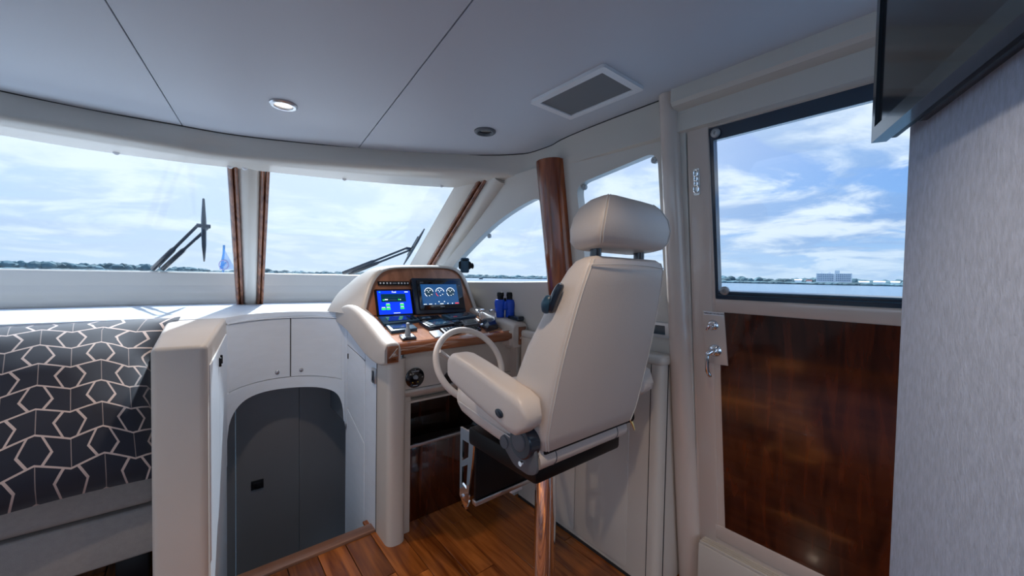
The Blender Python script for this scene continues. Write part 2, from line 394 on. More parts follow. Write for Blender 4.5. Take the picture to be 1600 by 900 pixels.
# starboard wall with its two windows --------------------------------------
outer = [(.73, .0), (3.45, .0), (3.45, .95), (2.74, 1.36), (1.88, 1.885), (.73, 1.90)]
tri = [W2(*p) for p in [(722, 441), (850, 441), (860, 436), (857, 415), (850, 360), (844, 318), (838, 311), (826, 315), (800, 330), (770, 352), (740, 381), (715, 408), (704, 424), (708, 438)]]
tri = [tuple(p) for p in [(q.x, q.y) for q in cr([(t[0], t[1], 0) for t in tri + tri[:1]], 3)][:-1]]
w2 = rnd([W2(900, 289), W2(1027, 236), W2(1038, 440), W2(918, 440)], .055)
b = MB(); b.plate(outer, [tri, w2], lambda y, z: WM(y, z), WN * .05)
ws = struct(b.obj('wall_starboard', CREAM), 'cream side wall with a pointed window and a rectangular window', 'wall')
def pane(loop, name, label, studs):
    b = MB(); b.plate(loop, [], lambda y, z: WM(y, z, -.046), WN * .006); o = struct(b.obj(name, GLASS), label, 'window')
    for px, py in studs:
        y, z = W2(px, py); s = MB(); s.lathe([(.014, 0), (.014, .012), (.010, .016), (.004, .016), (.004, .013)], WM(y, z, -.03), -WN, 16); s.obj('snap_stud', FIN, o)
    return o
big = lambda lp, f: [((p[0] - sum(q[0] for q in lp) / len(lp)) * f + sum(q[0] for q in lp) / len(lp), (p[1] - sum(q[1] for q in lp) / len(lp)) * f + sum(q[1] for q in lp) / len(lp)) for p in lp]
pane(big(tri, 1.02), 'window_4', 'pointed side window between slanting pillar and mahogany column', [(760, 368)])
pane(big(w2, 1.02), 'window_5', 'side window with rounded corners behind the headrest', [(908, 291), (1018, 248)])

# mahogany column
secs = []
for k in range(7):
    z = 1.895 + (1.0 - 1.895) * k / 6; y0, y1 = 1.495 - .03 * k / 6, 1.335 - .03 * k / 6; c = (y0 + y1) / 2; h = (y0 - y1) / 2
    secs.append([WM(c - h * math.cos(PI * j / 14), z, .012 + .062 * math.sin(PI * j / 14)) for j in range(15)] + [WM(y0, z, -.01), WM(y1, z, -.01)])
b = MB(); b.loft(secs); tag(b.obj('wood_column', COLW), 'glossy mahogany half-round column between the two side windows', 'column', kind='structure')

# glossy cream post by the door and narrow jamb
secs = [[WM(.772 - .022 * k / 8 + (.036 + .014 * k / 8) * math.cos(2 * PI * j / 22), 2.0 - 2.0 * k / 8, .006 + .040 * math.sin(2 * PI * j / 22)) for j in range(22)] for k in range(9)]
b = MB(); b.loft(secs); tag(b.obj('door_post', DOORC), 'glossy beige rounded post standing beside the side door', 'post', kind='structure')
b = MB(); b.plate([(.712, .2), (.745, .2), (.742, 1.925), (.712, 1.925)], [], lambda y, z: WM(y, z, .010), WN * .05, bev=.004)
struct(b.obj('trim_6', CREAM), 'narrow cream jamb between the post and the side door', 'trim')
# header above the door
b = MB(); b.loft([[(1.352, y, 2.01), (1.352, y, 1.952), (1.362, y, 1.940), (1.415, y, 1.922), (1.46, y, 1.922), (1.46, y, 2.01)] for y in (.742, -2.9)])
struct(b.obj('trim_7', CREAM, smooth=25), 'cream header beam with chamfered lower edge above the side door', 'trim')

# side door ----------------------------------------------------------------
door = thing('door_1', 'beige side door with large window, mahogany lower panel and chrome lever', 'door', WM(.35, .22), kind='structure')
dy0 = -.12
win = rnd([(.632, 1.846), (.622, 1.232), (dy0 + .09, 1.232), (dy0 + .09, 1.846)], .006)
leaf = [(.710, .215), (.708, 1.905), (dy0, 1.905), (dy0, .215)]
b = MB(); b.plate(leaf, [win], lambda y, z: WM(y, z, .004), WN * .04); b.obj('door_leaf', DOORC, door)
def rail(y0, y1, z0, z1, off, th, nm, m, bev=.003):
    b = MB(); b.plate([(y0, z0), (y1, z0), (y1, z1), (y0, z1)], [], lambda y, z: WM(y, z, off), WN * th, bev=bev); return b.obj(nm, m, door)
rail(.632, .700, .215, 1.90, .0065, .004, 'stile', DOORC, .0015)
rail(dy0 + .09, .632, 1.852, 1.90, .0065, .004, 'top_rail', DOORC, .0015)
rail(dy0 + .02, .620, 1.186, 1.229, .0065, .004, 'mid_rail', DOORC, .0015)
iw = [(.618, 1.800), (.612, 1.262), (dy0 + .1, 1.262), (dy0 + .1, 1.800)]
b = MB(); b.plate(win, [iw], lambda y, z: WM(y, z, -.002), WN * .03); gk = b.obj('window_channel', DARKGAL, door)
b = MB()
for z in (1.246, 1.256): b.box(0, 1, 0, 1, 0, 1, M=Matrix.Identity(4)) if False else b.plate([(.612, z), (dy0 + .1, z), (dy0 + .1, z + .004), (.612, z + .004)], [], lambda y, zz: WM(y, zz, .003), WN * .006)
b.obj('channel_rib', DKTEAL, gk)
b = MB(); b.plate(iw, [], lambda y, z: WM(y, z, -.014), WN * .005); b.obj('pane', GLASS, door)
for px, py in ((1119, 208), (1133, 454)):
    y, z = W2(px, py); s = MB(); s.lathe([(.016, 0), (.016, .008), (.012, .011), (.005, .011), (.004, .008)], WM(y, z, .0), -WN, 18); s.obj('snap_stud', FIN, door)
wp = [W2(1135, 489), W2(1139, 568), W2(1121, 590), W2(1140, 825)]
wp = [(.590, 1.184), (.580, .985), (.608, .983), (.604, .325), (dy0 + .03, .325), (dy0 + .03, 1.184)]
b = MB(); b.plate(wp, [], lambda y, z: WM(y, z, .0055), WN * .006); b.obj('wood_panel', REDW, door)
b = MB(); b.plate([(.590, 1.184), (.668, 1.186), (.660, .985), (.581, .985)], [], lambda y, z: WM(y, z, .0095), WN * .005, bev=.001); lp = b.obj('lock_plate', DOORC, door)
rail(dy0 + .02, .640, .262, .322, .0075, .006, 'bottom_rail', DOORC, .002)
# lock label, lock and lever
y, z = W2(1117, 490)
b = MB(); b.plate(rnd([(y + .036, z - .006), (y - .036, z - .006), (y - .036, z + .006), (y + .036, z + .006)], .001, 2), [], lambda yy, zz: WM(yy, zz, .0108), WN * .001); lb = b.obj('lock_label', WHITEPL, door)
text_mesh('TURN LEFT TO UNLOCK', .0066, WM(y, z, .0112), (0, -1, 0), (-.13, 0, 1), BLACK, 'lettering', lb)
y, z = W2(1116, 508)
b = MB(); b.lathe([(.021, 0), (.021, .004), (.017, .010), (.012, .012), (.012, .026), (.010, .030)], WM(y, z, .009), -WN, 24); lk = b.obj('deadbolt', CHROME, door)
b = MB(); b.tube([WM(y, z, .040), WM(y + .006, z - .008, .040), WM(y + .010, z - .018, .040)], .0045, 8); b.obj('thumb_turn', CHROME, lk)
y, z = W2(1119, 547)
b = MB(); b.lathe([(.024, 0), (.024, .004), (.019, .010), (.011, .014), (.011, .034)], WM(y, z, .009), -WN, 24); rs = b.obj('lever_rose', CHROME, door)
pts = cr([WM(y, z, .040), WM(y + .008, z - .010, .052), WM(y + .010, z - .035, .056), WM(y + .011, z - .075, .054), WM(y + .004, z - .098, .046)], 5)
b = MB(); b.tube(pts, [.009] * 6 + [.0075] * (len(pts) - 8) + [.007, .005], 10); b.obj('lever_handle', CHROME, door)
# recessed latch with its pull chain
lat = thing('door_latch', 'small chrome plate with hanging chain beside the door window', 'latch', WM(*W2(1090, 285), .01))
y, z = W2(1090, 285)
b = MB(); b.plate(rnd([(y + .011, z - .048), (y - .011, z - .048), (y - .011, z + .048), (y + .011, z + .048)], .006), [], lambda yy, zz: WM(yy, zz, .009), WN * .003); b.obj('plate', STEEL, lat)
for k, dz in enumerate((.030, .012, -.006, -.026)):
    b = MB(); R = (.007, .0055, .0055, .009)[k]; hh = (.012, .010, .010, .014)[k]
    b.tube([WM(y + R * math.cos(2 * PI * j / 16), z + dz + hh * math.sin(2 * PI * j / 16), .014) for j in range(16)], .0022, 6, closed=True); b.obj('chain_link', CHROME, lat)
b = MB(); b.box(1.395, 1.412, .690, .735, 1.908, 1.920, .003)
tag(b.obj('door_catch', CREAM), 'small cream catch at the top corner of the side door', 'catch')
# door sill with track ribs and riser panel
sl = thing('trim_8', 'raised cream door sill with grooved track and plain riser', 'sill', (1.60, .3, 0), kind='structure')
b = MB(); b.box(1.575, 1.70, -.8, .69, -.0, .235, .006); b.obj('riser', CREAM, sl)
for k in range(4):
    b = MB(); b.box(1.578 + .013 * k, 1.586 + .013 * k, -.8, .685, .234, .246 - .001 * k, .002); b.obj('track_rib', CREAM, sl)

# fabric partition near the camera and floor-to-ceiling
TD = V((.92, .39, 0)).normalized(); TN = V((-TD.y, TD.x, 0))
pc = PX(1407, 500, 1.02); p0 = V((pc.x, pc.y, 0))
def TM(t, d, z): return V((p0.x, p0.y, 0)) - TD * t + TN * d + V((0, 0, z))
b = MB(); b.loft([[TM(t, d, z) for t, d in rnd([(0, 0), (.95, 0), (.95, -.05), (0, -.05)], .004, 3)] for z in (0, 1.995)])
struct(b.obj('wall_aft', FABRIC), 'blue-grey woven fabric bulkhead panel below the television', 'wall')

b = MB(); b.plate([(-2.9, 0), (dy0 - .02, 0), (dy0 - .02, 1.9), (-2.9, 1.9)], [rnd([(-2.6, 1.0), (-.9, 1.0), (-.9, 1.75), (-2.6, 1.75)], .05)], lambda y, z: WM(y, z), WN * .05)
struct(b.obj('wall_saloon', CREAM), 'cream saloon side wall aft of the side door', 'wall')
# port wall (mostly outside the picture)
b = MB(); b.plate([(-2.9, 0), (2.9, 0), (2.9, 1.9), (-2.9, 1.9)], [rnd([(-2.6, 1.0), (2.2, 1.0), (1.7, 1.75), (-2.6, 1.75)], .05)], lambda y, z: V((2 * CX - wallX(z), y, z)), (-.05, 0, 0))
struct(b.obj('wall_port', CREAM), 'cream port side wall with a long window', 'wall')

# floor ---------------------------------------------------------------------
b = MB()
b.box(-2.46, 1.70, -2.9, 1.92, -.06, -.012); b.box(-2.46, -.10, 1.9, 2.62, -.06, -.012); b.box(.73, 1.70, 1.9, 2.37, -.06, -.012)
fl = struct(b.obj('floor', RUB), 'glossy teak plank floor', 'floor')
PW = .122; lens = (.42, .58, .74, .9); pm = {}
def plank(x, y0, y1):
    w = PW - .0025; ln = round(y1 - y0 - .0025, 3)
    if ln < .03: return
    if ln not in pm:
        b = MB(); b.box(-w / 2, w / 2, 0, ln, -.012, 0, .0012, 1); o = b.obj('plank', PLANK, fl); pm[ln] = o.data
        o.location = (x, (y0 + y1) / 2, -.012); o.matrix_parent_inverse = WORLD_INV(fl)
    else:
        o = bpy.data.objects.new('plank', pm[ln]); COL.objects.link(o); o.parent = fl; o.matrix_parent_inverse = WORLD_INV(fl); o.location = (x, (y0 + y1) / 2, -.012)
i = 0
x = -.06 - PW * 6
while x < 1.62:
    end = 1.895 if x < .66 else 2.02
    if x < -.10: end = 2.55
    y = -.55 + random.choice((0, -.12, -.27, -.35))
    while y < end:
        ln = random.choice(lens); y1 = min(y + ln, end)
        if end - y1 < .12: y1 = end
        if y1 > .2: plank(x + PW / 2, max(y, -.55), y1)
        y = y1
    x += PW; i += 1
b = MB(); b.box(.02, .705, 1.897, 1.965, -.05, .012, .006); struct(b.obj('trim_9', SILLW), 'wooden nosing strip at the top of the companionway step', 'trim')
b = MB(); b.box(.02, .705, 1.925, 1.955, -.95, -.05); b.box(.0, .72, 1.93, 2.9, -.97, -.93); struct(b.obj('trim_10', GREYD), 'grey companionway riser and lower landing', 'step')

# ================================================================== COMPANIONWAY
# padded partition
pl = [(-.108, 1.60), (.022, 1.585), (.03, 1.60), (.118, 2.44), (.10, 2.62), (-.108, 2.62)]
b = MB(); b.plate(pl, [], lambda x, y: V((x, y, -.93)), (0, 0, 1.992), bev=.022, seg=4)
part_ = thing('companionway_partition', 'padded cream partition wall between the sofa and the companionway', 'partition', (-.03, 2.0, -.93))
b.obj('padded_wall', VINYL, part_)
# white laminate lining on its starboard side
ln0 = V((.031, 1.63, 0)); ln1 = V((.116, 2.43, 0)); ld = nrm(ln1 - ln0); lnm = V((ld.y, -ld.x, 0))
def LM(s, z, o=0): return ln0 + (ln1 - ln0) * s + lnm * o + V((0, 0, z))
def lining(s0, s1, z0, z1, nm, o=.004):
    b = MB(); b.plate([(s0, z0), (s1, z0), (s1, z1), (s0, z1)], [], lambda s, z: LM(s, z, o), -lnm * .01, bev=.0015, seg=1); return b.obj(nm, WHITE, part_)
lining(.02, 1.0, -.92, .30, 'lower_lining'); q = lining(.02, .46, .305, .985, 'locker_door', .006); q2 = lining(.466, .995, .305, .985, 'locker_door', .006)
for s, oo in ((.42, q), (.50, q2)):
    b = MB(); c = LM(s, .93, .008); b.box(c.x - .003, c.x + .006, c.y - .008, c.y + .008, c.z - .018, c.z + .018, .002); b.obj('latch', BLACK, oo)
# curved lockers above the doorway
arc = cr([(.118, 2.45, 0), (.20, 2.555, 0), (.32, 2.625, 0), (.45, 2.635, 0), (.57, 2.59, 0), (.665, 2.50, 0), (.70, 2.44, 0)], 6)
NA = len(arc) - 1
def arcp(s, z, o=0):
    f = max(0, min(.99999, s)) * NA; i = int(f); p = arc[i].lerp(arc[i + 1], f - i); t = nrm(arc[i + 1] - arc[i]); return p + V((-t.y, t.x, 0)) * o + V((0, 0, z))
def curved(s0, s1, zlo, zhi, o0, o1, nm, m, par, n=16):
    b = MB(); b.loft([[arcp(s, zlo(s), o0), arcp(s, zhi(s), o0), arcp(s, zhi(s), o1), arcp(s, zlo(s), o1)] for s in [s0 + (s1 - s0) * k / n for k in range(n + 1)]]); return b.obj(nm, m, par, smooth=30)
lk = thing('curved_locker', 'curved white twin-door locker over the companionway doorway', 'cabinet', (.4, 2.6, .6))
curved(0, 1, lambda s: .66, lambda s: 1.036, .012, .05, 'carcass', RUB, lk)  # carcass coloured dark to put shade into the gaps round the white doors
zb = lambda s: .672 + .012 * math.sin(PI * s) - .02 * s
for k, (s0, s1) in enumerate(((.037, .486), (.494, .922))):
    d = curved(s0, s1, zb, lambda s: 1.026, -.003, .012, 'locker_door', WHITE, lk)
    c = arcp(.40 if k == 0 else .565, zb(.5) + .035, -.003); b = MB(); b.lathe([(.012, 0), (.012, .003), (.008, .006), (.003, .006)], c, V((-.1, -1, 0)), 16); b.obj('knob', STEEL, d)
for s0, s1 in ((0, .033), (.928, 1.0)): curved(s0, s1, lambda s: zb(s) - .004, lambda s: 1.030, -.004, .03, 'frame_stile', WHITE, lk, 4)
curved(.0, 1, lambda s: 1.029, lambda s: 1.036, -.008, .03, 'top_rail', WHITE, lk)
# arched valance
def arch(s): return .43 + .19 * max(0, (1 - abs(2 * s - 1) ** 4)) ** .6 - .03 * s
curved(0, 1, arch, lambda s: zb(s) - .004, -.006, .03, 'arched_valance', WHITE, lk, 40)
# grey cabin door below
gd = thing('door_2', 'dark grey cabin door at the foot of the companionway', 'door', (.43, 2.80, -.93), kind='structure')
for x0, x1 in ((.0, .178), (.180, .513), (.515, .90)):
    b = MB(); b.box(x0, x1, 2.76, 2.79, -.93, .66, .0015, 1); b.obj('door_panel', GREYD, gd)
c = PY(402, 757, 2.758); b = MB(); b.box(c.x - .032, c.x + .032, 2.752, 2.761, c.z - .027, c.z + .027, .002); h = b.obj('flush_pull', BLACK, gd)
b = MB(); b.box(c.x - .018, c.x + .018, 2.7505, 2.757, c.z - .014, c.z + .014, .001); b.obj('pull_recess', BLKGLOSS, h)

# ================================================================== SOFA AND PILLOW
sf = thing('sofa', 'taupe upholstered sofa seat beside the padded partition', 'sofa', (-.9, 2.3, 0))
b = MB(); b.box(-1.7, -.125, 2.09, 2.55, .36, .497, .03, 4); b.obj('seat_cushion', SOFA, sf)
b = MB(); b.box(-1.7, -.128, 2.10, 2.55, .155, .348, .012, 3); b.obj('base', SOFA, sf)
for xx in (-.20, -1.6):
    b = MB(); b.box(xx - .05, xx + .045, 2.13, 2.20, 0, .156, .004); b.obj('leg', BLACK, sf)
    b = MB(); b.box(xx - .05, xx + .045, 2.46, 2.52, 0, .156, .004); b.obj('leg', BLACK, sf)
b = MB(); b.box(-1.7, -.115, 2.556, 2.64, .0, 1.01, .008, 2); b.obj('back_panel', VINYL, sf)

def pillow_mat():
    m = bpy.data.materials.new('navy_zigzag_fabric'); m.use_nodes = True; nt = m.node_tree; N = nt.nodes; L = nt.links; bs = N['Principled BSDF']; bs.inputs['Roughness'].default_value = .75
    uv = N.new('ShaderNodeUVMap'); sp = N.new('ShaderNodeSeparateXYZ'); L.new(uv.outputs[0], sp.inputs[0])
    def M(op, a, b_=None, c=None):
        q = N.new('ShaderNodeMath'); q.operation = op
        for i, v in enumerate((a, b_, c)):
            if v is None: continue
            if isinstance(v, (int, float)): q.inputs[i].default_value = v
            else: L.new(v, q.inputs[i])
        return q.outputs[0]
    u = M('MULTIPLY', sp.outputs[0], 8.0); v = M('MULTIPLY', sp.outputs[1], 8.0)
    tri_ = lambda x: M('PINGPONG', x, 1.0)
    row = M('FLOOR', M('ADD', v, M('MULTIPLY', tri_(u), .32)))
    f = M('FRACT', M('ADD', v, M('MULTIPLY', tri_(u), .32)))
    zig = M('LESS_THAN', M('MINIMUM', f, M('SUBTRACT', 1.0, f)), .034)
    u2 = M('ADD', u, M('MULTIPLY', row, 1.0))
    chev = M('FRACT', M('MULTIPLY', M('ADD', u2, M('MULTIPLY', M('PINGPONG', f, .5), .55)), .5))
    ch = M('LESS_THAN', M('ABSOLUTE', M('SUBTRACT', chev, .40)), .022)
    chev2 = M('FRACT', M('MULTIPLY', M('SUBTRACT', u2, M('MULTIPLY', M('PINGPONG', f, .5), .55)), .5))
    ch2 = M('LESS_THAN', M('ABSOLUTE', M('SUBTRACT', chev2, .60)), .022)
    thin = M('LESS_THAN', M('ABSOLUTE', M('SUBTRACT', M('FRACT', M('MULTIPLY', u2, .5)), .0)), .016)
    th2 = M('MULTIPLY', thin, .45)
    tot = M('MAXIMUM', M('MAXIMUM', zig, th2), M('MAXIMUM', ch, ch2))
    mx = N.new('ShaderNodeMix'); mx.data_type = 'RGBA'; L.new(tot, mx.inputs[0]); mx.inputs[6].default_value = (.010, .014, .030, 1); mx.inputs[7].default_value = (.62, .50, .46, 1)
    L.new(mx.outputs[2], bs.inputs['Base Color'])
    bp = N.new('ShaderNodeBump'); bp.inputs['Strength'].default_value = .35; bp.inputs['Distance'].default_value = .002; L.new(tot, bp.inputs['Height']); L.new(bp.outputs[0], bs.inputs['Normal'])
    bs.inputs['Sheen Weight'].default_value = .25
    return m
PILM = pillow_mat()
def pillow():
    w, h, t = .62, .72, .17
    b = bmesh.new(); uvl = b.loops.layers.uv.new('UVMap'); n = 26
    def prof(a): return max(0, 1 - abs(a) ** 2.6) ** .55
    M_ = Matrix.Translation((-.43, 2.12, .80)) @ Matrix.Rotation(math.radians(8), 4, 'Z') @ Matrix.Rotation(math.radians(-40), 4, 'X')
    for side in (1, -1):
        g = []
        for i in range(n + 1):
            r = []
            for j in range(n + 1):
                a = 2 * i / n - 1; c = 2 * j / n - 1
                pin = 1 - .05 * (1 - abs(c) ** 2); pin2 = 1 - .05 * (1 - abs(a) ** 2)
                wr = .006 * math.sin(9 * a + 4 * c) * (abs(a) ** 2) + .005 * math.sin(11 * c - 3 * a) * abs(c)
                p = V((a * w / 2 * pin, -side * (t * prof(a) * prof(c) + wr * prof(a) * prof(c)), c * h / 2 * pin2))
                # top right corner folds over
                k = max(0, a + c - 1.25); p.y += k * .02; p.x += k * .14; p.z += k * .03
                r.append(b.verts.new(M_ @ p))
            g.append(r)
        for i in range(n):
            for j in range(n):
                ix = ((i, j), (i + 1, j), (i + 1, j + 1), (i, j + 1)); ix = ix if side > 0 else ix[::-1]
                fc = b.faces.new([g[q][w_] for q, w_ in ix]); fc.smooth = True
                for lo, (q, w_) in zip(fc.loops, ix): lo[uvl].uv = (q / n, w_ / n)
    bmesh.ops.remove_doubles(b, verts=b.verts[:], dist=.0005)
    mb = MB(); mb.b.free(); mb.b = b
    return mb.obj('throw_pillow', PILM, smooth=60)
tag(pillow(), 'navy throw pillow with pale zigzag pattern leaning on the sofa', 'pillow')

# ================================================================== HELM CONSOLE
con = thing('helm_console', 'cream helm console with cherry wood dash, padded side rails and binnacle', 'console', (1.1, 2.0, 0))
# port side wall of the console (lines the companionway)
b = MB(); b.box(.70, .725, 1.82, 2.40, -.93, 1.0); b.box(.70, .725, 2.39, 2.80, .40, 1.0); b.obj('side_wall', GREYP, con)
def SM(y, z, o=.004): return V((.70 - o, y, z))
def sidepl(pts, nm, o, th=.006, m=WHITE, par=None, bev=.0012):
    b = MB(); b.plate(pts, [], lambda y, z: SM(y, z, o), (th, 0, 0), bev=bev, seg=1); return b.obj(nm, m, par or con)
ad = sidepl([(2.374, .875), (2.072, .835), (2.066, .395), (2.370, .503)], 'access_door', .004)
b = MB(); b.box(.692, .698, 2.352, 2.362, .80, .83, .001); b.obj('latch', BLACK, ad)
sidepl([(2.374, 1.0), (2.070, .98), (2.070, .842), (2.374, .882)], 'upper_panel', .004)
sidepl([(2.374, .497), (2.070, .389), (2.070, -.92), (2.374, -.92)], 'lower_panel', .004)
sidepl([(2.062, .90), (1.895, .90), (1.895, -.92), (2.062, -.92)], 'side_panel', .004)
sidepl([(2.44, 1.0), (2.382, 1.0), (2.382, .36), (2.40, .37), (2.44, .41)], 'side_panel', .004)
b = MB(); b.box(.696, .92, 2.376, 2.40, -.93, .40); b.box(.90, .92, 2.40, 2.80, -.93, .66); b.obj('end_wall', WHITE, con)
c = V((.693, 1.925, .79))
b = MB(); b.box(.688, .700, 1.900, 1.950, .752, .830, .004); sw = b.obj('switch_plate', STEEL, con)
b = MB(); b.box(.684, .692, 1.914, 1.936, .766, .816, .003); b.obj('rocker', NAVY, sw)
# rounded corner post
post = rnd([(.698, 1.90), (.698, 1.735), (.790, 1.735), (.790, 1.90)], [.0, .045, .045, 0], 8)
b = MB(); b.plate(post, [], lambda x, y: V((x, y, 0)), (0, 0, .90)); b.obj('corner_post', CREAM, con)
b = MB(); b.box(.70, .832, 1.79, 1.90, 0, .70, .004); b.obj('inner_post', CREAM, con)
b = MB(); b.box(.696, .70, 1.893, 1.897, 0, .9); b.obj('post_seam', RUB, con)
# face panel under the wood edge
b = MB(); b.box(.785, 1.50, 1.775, 1.80, .735, .945, .003); b.obj('face_panel', CREAM, con)
b = MB(); b.loft([[(x, 1.772, .732), (x, 1.765, .722), (x, 1.772, .705), (x, 1.83, .668), (x, 1.85, .668), (x, 1.85, .732)] for x in (.785, 1.50)]); b.obj('face_roll', CREAM, con)
b = MB(); b.box(.80, 1.52, 1.785, 2.45, .66, .67); b.obj('face_underside', CREAM, con)
# knee space: mahogany lining and footrest with black tread
b = MB(); b.box(.83, 1.52, 2.18, 2.21, .0, .67); b.obj('knee_back', REDW, con)
b = MB(); b.box(.815, .835, 1.86, 2.2, .0, .67); b.obj('knee_side', REDW, con)
b = MB(); b.box(.835, 1.48, 1.86, 2.18, .0, .40, .004); b.obj('footrest_riser', REDW, con)
b = MB(); b.box(.835, 1.48, 1.84, 2.18, .401, .425, .004); ft = b.obj('footrest_tread', BLKGLOSS, con)
b = MB(); b.box(.836, 1.48, 1.836, 1.840, .404, .420, .001); b.obj('tread_trim', STEEL, ft)
# thruster dial
c = PY(648, 590, 1.774)
b = MB(); b.lathe([(.050, 0), (.050, .004), (.046, .007)], c, (0, -1, 0), 32); dl = b.obj('round_switch_panel', BLKGLOSS, con)
b = MB(); b.lathe([(.012, 0), (.010, .012), (.006, .016)], c + V((0, -.007, .004)), (0, -1, 0), 16); b.obj('joystick_knob', LGREY, dl)
for dx, dz in ((-.038, 0), (.038, 0), (-.014, -.022), (.014, -.022)):
    b = MB(); b.lathe([(.003, 0), (.002, .002)], c + V((dx, -.007, dz)), (0, -1, 0), 8); b.obj('screw', STEEL if dz == 0 else mat('amber_led' + str(dx), (.7, .45, .05), .4), dl)
for dz, w in ((.033, .020), (-.038, .012)):
    b = MB(); b.box(c.x - w, c.x + w, c.y - .0078, c.y - .0068, c.z + dz - .003, c.z + dz + .003); b.obj('legend', LGREY, dl)
# dash surface
DP = V((1.1, 1.75, .975)); DNn = nrm(V((0, -.085, .40)))
DU = V((1, 0, 0)); DV = nrm(V((0, .40, .085)))
def onD(x, y, h=0): return PP(x, y, DP + DNn * h, DNn)
b = MB(); b.loft([[(x, 1.745, .935), (x, 1.745, .974), (x, 2.20, 1.071), (x, 2.20, 1.03)] for x in (.735, 1.47)]); b.obj('dash_top', DASHH, con)
b = MB(); b.tube([(.742, 1.742, .948), (1.45, 1.742, .958)], .031, 18); b.obj('wood_edge', EDGEW, con)
# padded rails left and right of the dash
def rail_pad(x0, x1, prof, nm, inlay):
    """prof: list of (y, ztop, zbot)"""
    secs = []
    for y, zt, zb_ in prof:
        w = (x1 - x0) / 2; cx = (x0 + x1) / 2; r = min(.03, w * .8)
        sec = [(cx + sx, sz) for sx, sz in rnd([(-w, zb_), (-w, zt), (w, zt), (w, zb_)], [.012, r, r, .012], 5)]
        secs.append([(a, y, c_) for a, c_ in sec])
    b = MB(); b.loft(secs); p = b.obj(nm, VINYL, con, smooth=50)
    return p
lp = cr([(1.712, .965, .90), (1.72, .985, .886), (1.80, 1.005, .872), (1.95, 1.055, .885), (2.12, 1.105, .93), (2.28, 1.125, .975), (2.45, 1.105, 1.0), (2.60, 1.07, 1.01)], 4)
pr = rail_pad(.664, .742, [(p.x, p.y, p.z) for p in lp], 'side_rail', 1)
b = MB(); b.box(.676, .730, 1.7055, 1.712, .893, .972, .003); il = b.obj('rail_inlay', EDGEW, pr)
b = MB(); b.tube([(.722, 1.704, .960), (.684, 1.704, .918), (.722, 1.704, .926)], .0016, 6); b.obj('inlay_mark', THREAD, il)
rp_ = cr([(1.700, 1.005, .90), (1.71, 1.03, .885), (1.80, 1.045, .885), (1.95, 1.06, .92), (2.12, 1.085, .98), (2.26, 1.09, 1.0)], 4)
pr2 = rail_pad(1.418, 1.527, [(p.x, p.y, p.z) for p in rp_], 'side_rail', 1)
b = MB(); b.box(1.455, 1.512, 1.694, 1.700, .905, 1.01, .003); il = b.obj('rail_inlay', EDGEW, pr2)
b = MB(); b.tube([(1.506, 1.692, .995), (1.464, 1.692, .94), (1.506, 1.692, .95)], .0016, 6); b.obj('inlay_mark', THREAD, il)
# ledge between console and side wall
b = MB(); b.box(1.40, 1.526, 1.716, 2.75, .90, .985, .008); b.box(1.46, 1.534, 1.716, 1.90, .0, .90); b.obj('side_ledge', CREAM, con)

# binnacle: board plane and hood
BP0 = V((1.2, 2.16, 1.06)); BN = nrm(V((0, -1, .34))); BU = V((1, 0, 0)); BV = nrm(V((0, .34, 1)))
def onB(x, y, h=0): return PP(x, y, BP0 + BN * h, BN)
def B2(x, y): p = onB(x, y) - BP0; return (p.dot(BU), p.dot(BV))
def BM(u, v, h=0): return BP0 + BU * u + BV * v + BN * h
outl = [B2(*p) for p in [(569, 493), (574, 470), (581, 447), (588, 434), (598, 425), (616, 420), (650, 419), (685, 419), (704, 421), (716, 428), (724, 441), (733, 464), (741, 487)]]
ol = [(p.x, p.y) for p in cr([(a, c_, 0) for a, c_ in outl], 3)]
b = MB(); b.plate(ol, [], lambda u, v: BM(u, v, -.004), BN * -.02); brd = b.obj('instrument_board', DASHW, con)
cxu = sum(p[0] for p in ol) / len(ol)
def ring(f, dv, depth): return [BM((p[0] - cxu) * f + cxu, p[1] * 1 + dv * min(1, max(0, p[1] / .25)), 0) + V((0, depth, 0)) for p in ol]
hs = [ring(1.0, 0, .0), ring(1.0, 0, -.012), ring(1.035, .008, -.018), ring(1.07, .016, -.010), ring(1.09, .020, .01), ring(1.14, .016, .12), ring(1.20, -.02, .26), ring(1.26, -.08, .40)]
b = MB(); b.loft(hs, ring=False); b.obj('binnacle_hood', CREAM, con, smooth=60)
b = MB(); b.loft([ring(1.255, -.082, .395), [BM(cxu, .02) + V((0, .40, 0))] * len(ol)], ring=False); b.obj('hood_back', CREAM, con)

def quad_dev(quad, proj, h, m, nm, par, bev=.003, h0=0.0):
    n_ = BN if proj is onB else DNn
    pts = [proj(x, y, h0) for x, y in quad]; b = MB(); b.poly3(pts, n_ * h, bev=bev, seg=2); return b.obj(nm, m, par)
# plan monitors on the board, each rectangular in the board plane
def rect_on(quad):
    P = [B2(*p) for p in quad]; u0 = (P[0][0] + P[3][0]) / 2; u1 = (P[1][0] + P[2][0]) / 2; v1 = (P[0][1] + P[1][1]) / 2; v0 = (P[2][1] + P[3][1]) / 2; return u0, u1, v0, v1
def brect(u0, u1, v0, v1, h0, h1, m, nm, par, r=.003, bev=0):
    b = MB(); b.plate(rnd([(u0, v0), (u1, v0), (u1, v1), (u0, v1)], r, 3), [], lambda u, v: BM(u, v, h0), BN * (h1 - h0), bev=bev); return b.obj(nm, m, par)
SB = mat('screen_blue', (.0, .01, .2), .3, emit=(.0, .035, .75), estr=.9)
SD = mat('screen_dark_teal', (.003, .02, .04), .15, emit=(.0, .03, .06), estr=.6)
SN = mat('screen_chart_blue', (.002, .03, .08), .12, emit=(.0, .07, .24), estr=.55)
SG = mat('screen_green', (.0, .2, .05), .3, emit=(.03, .60, .10), estr=1.0)
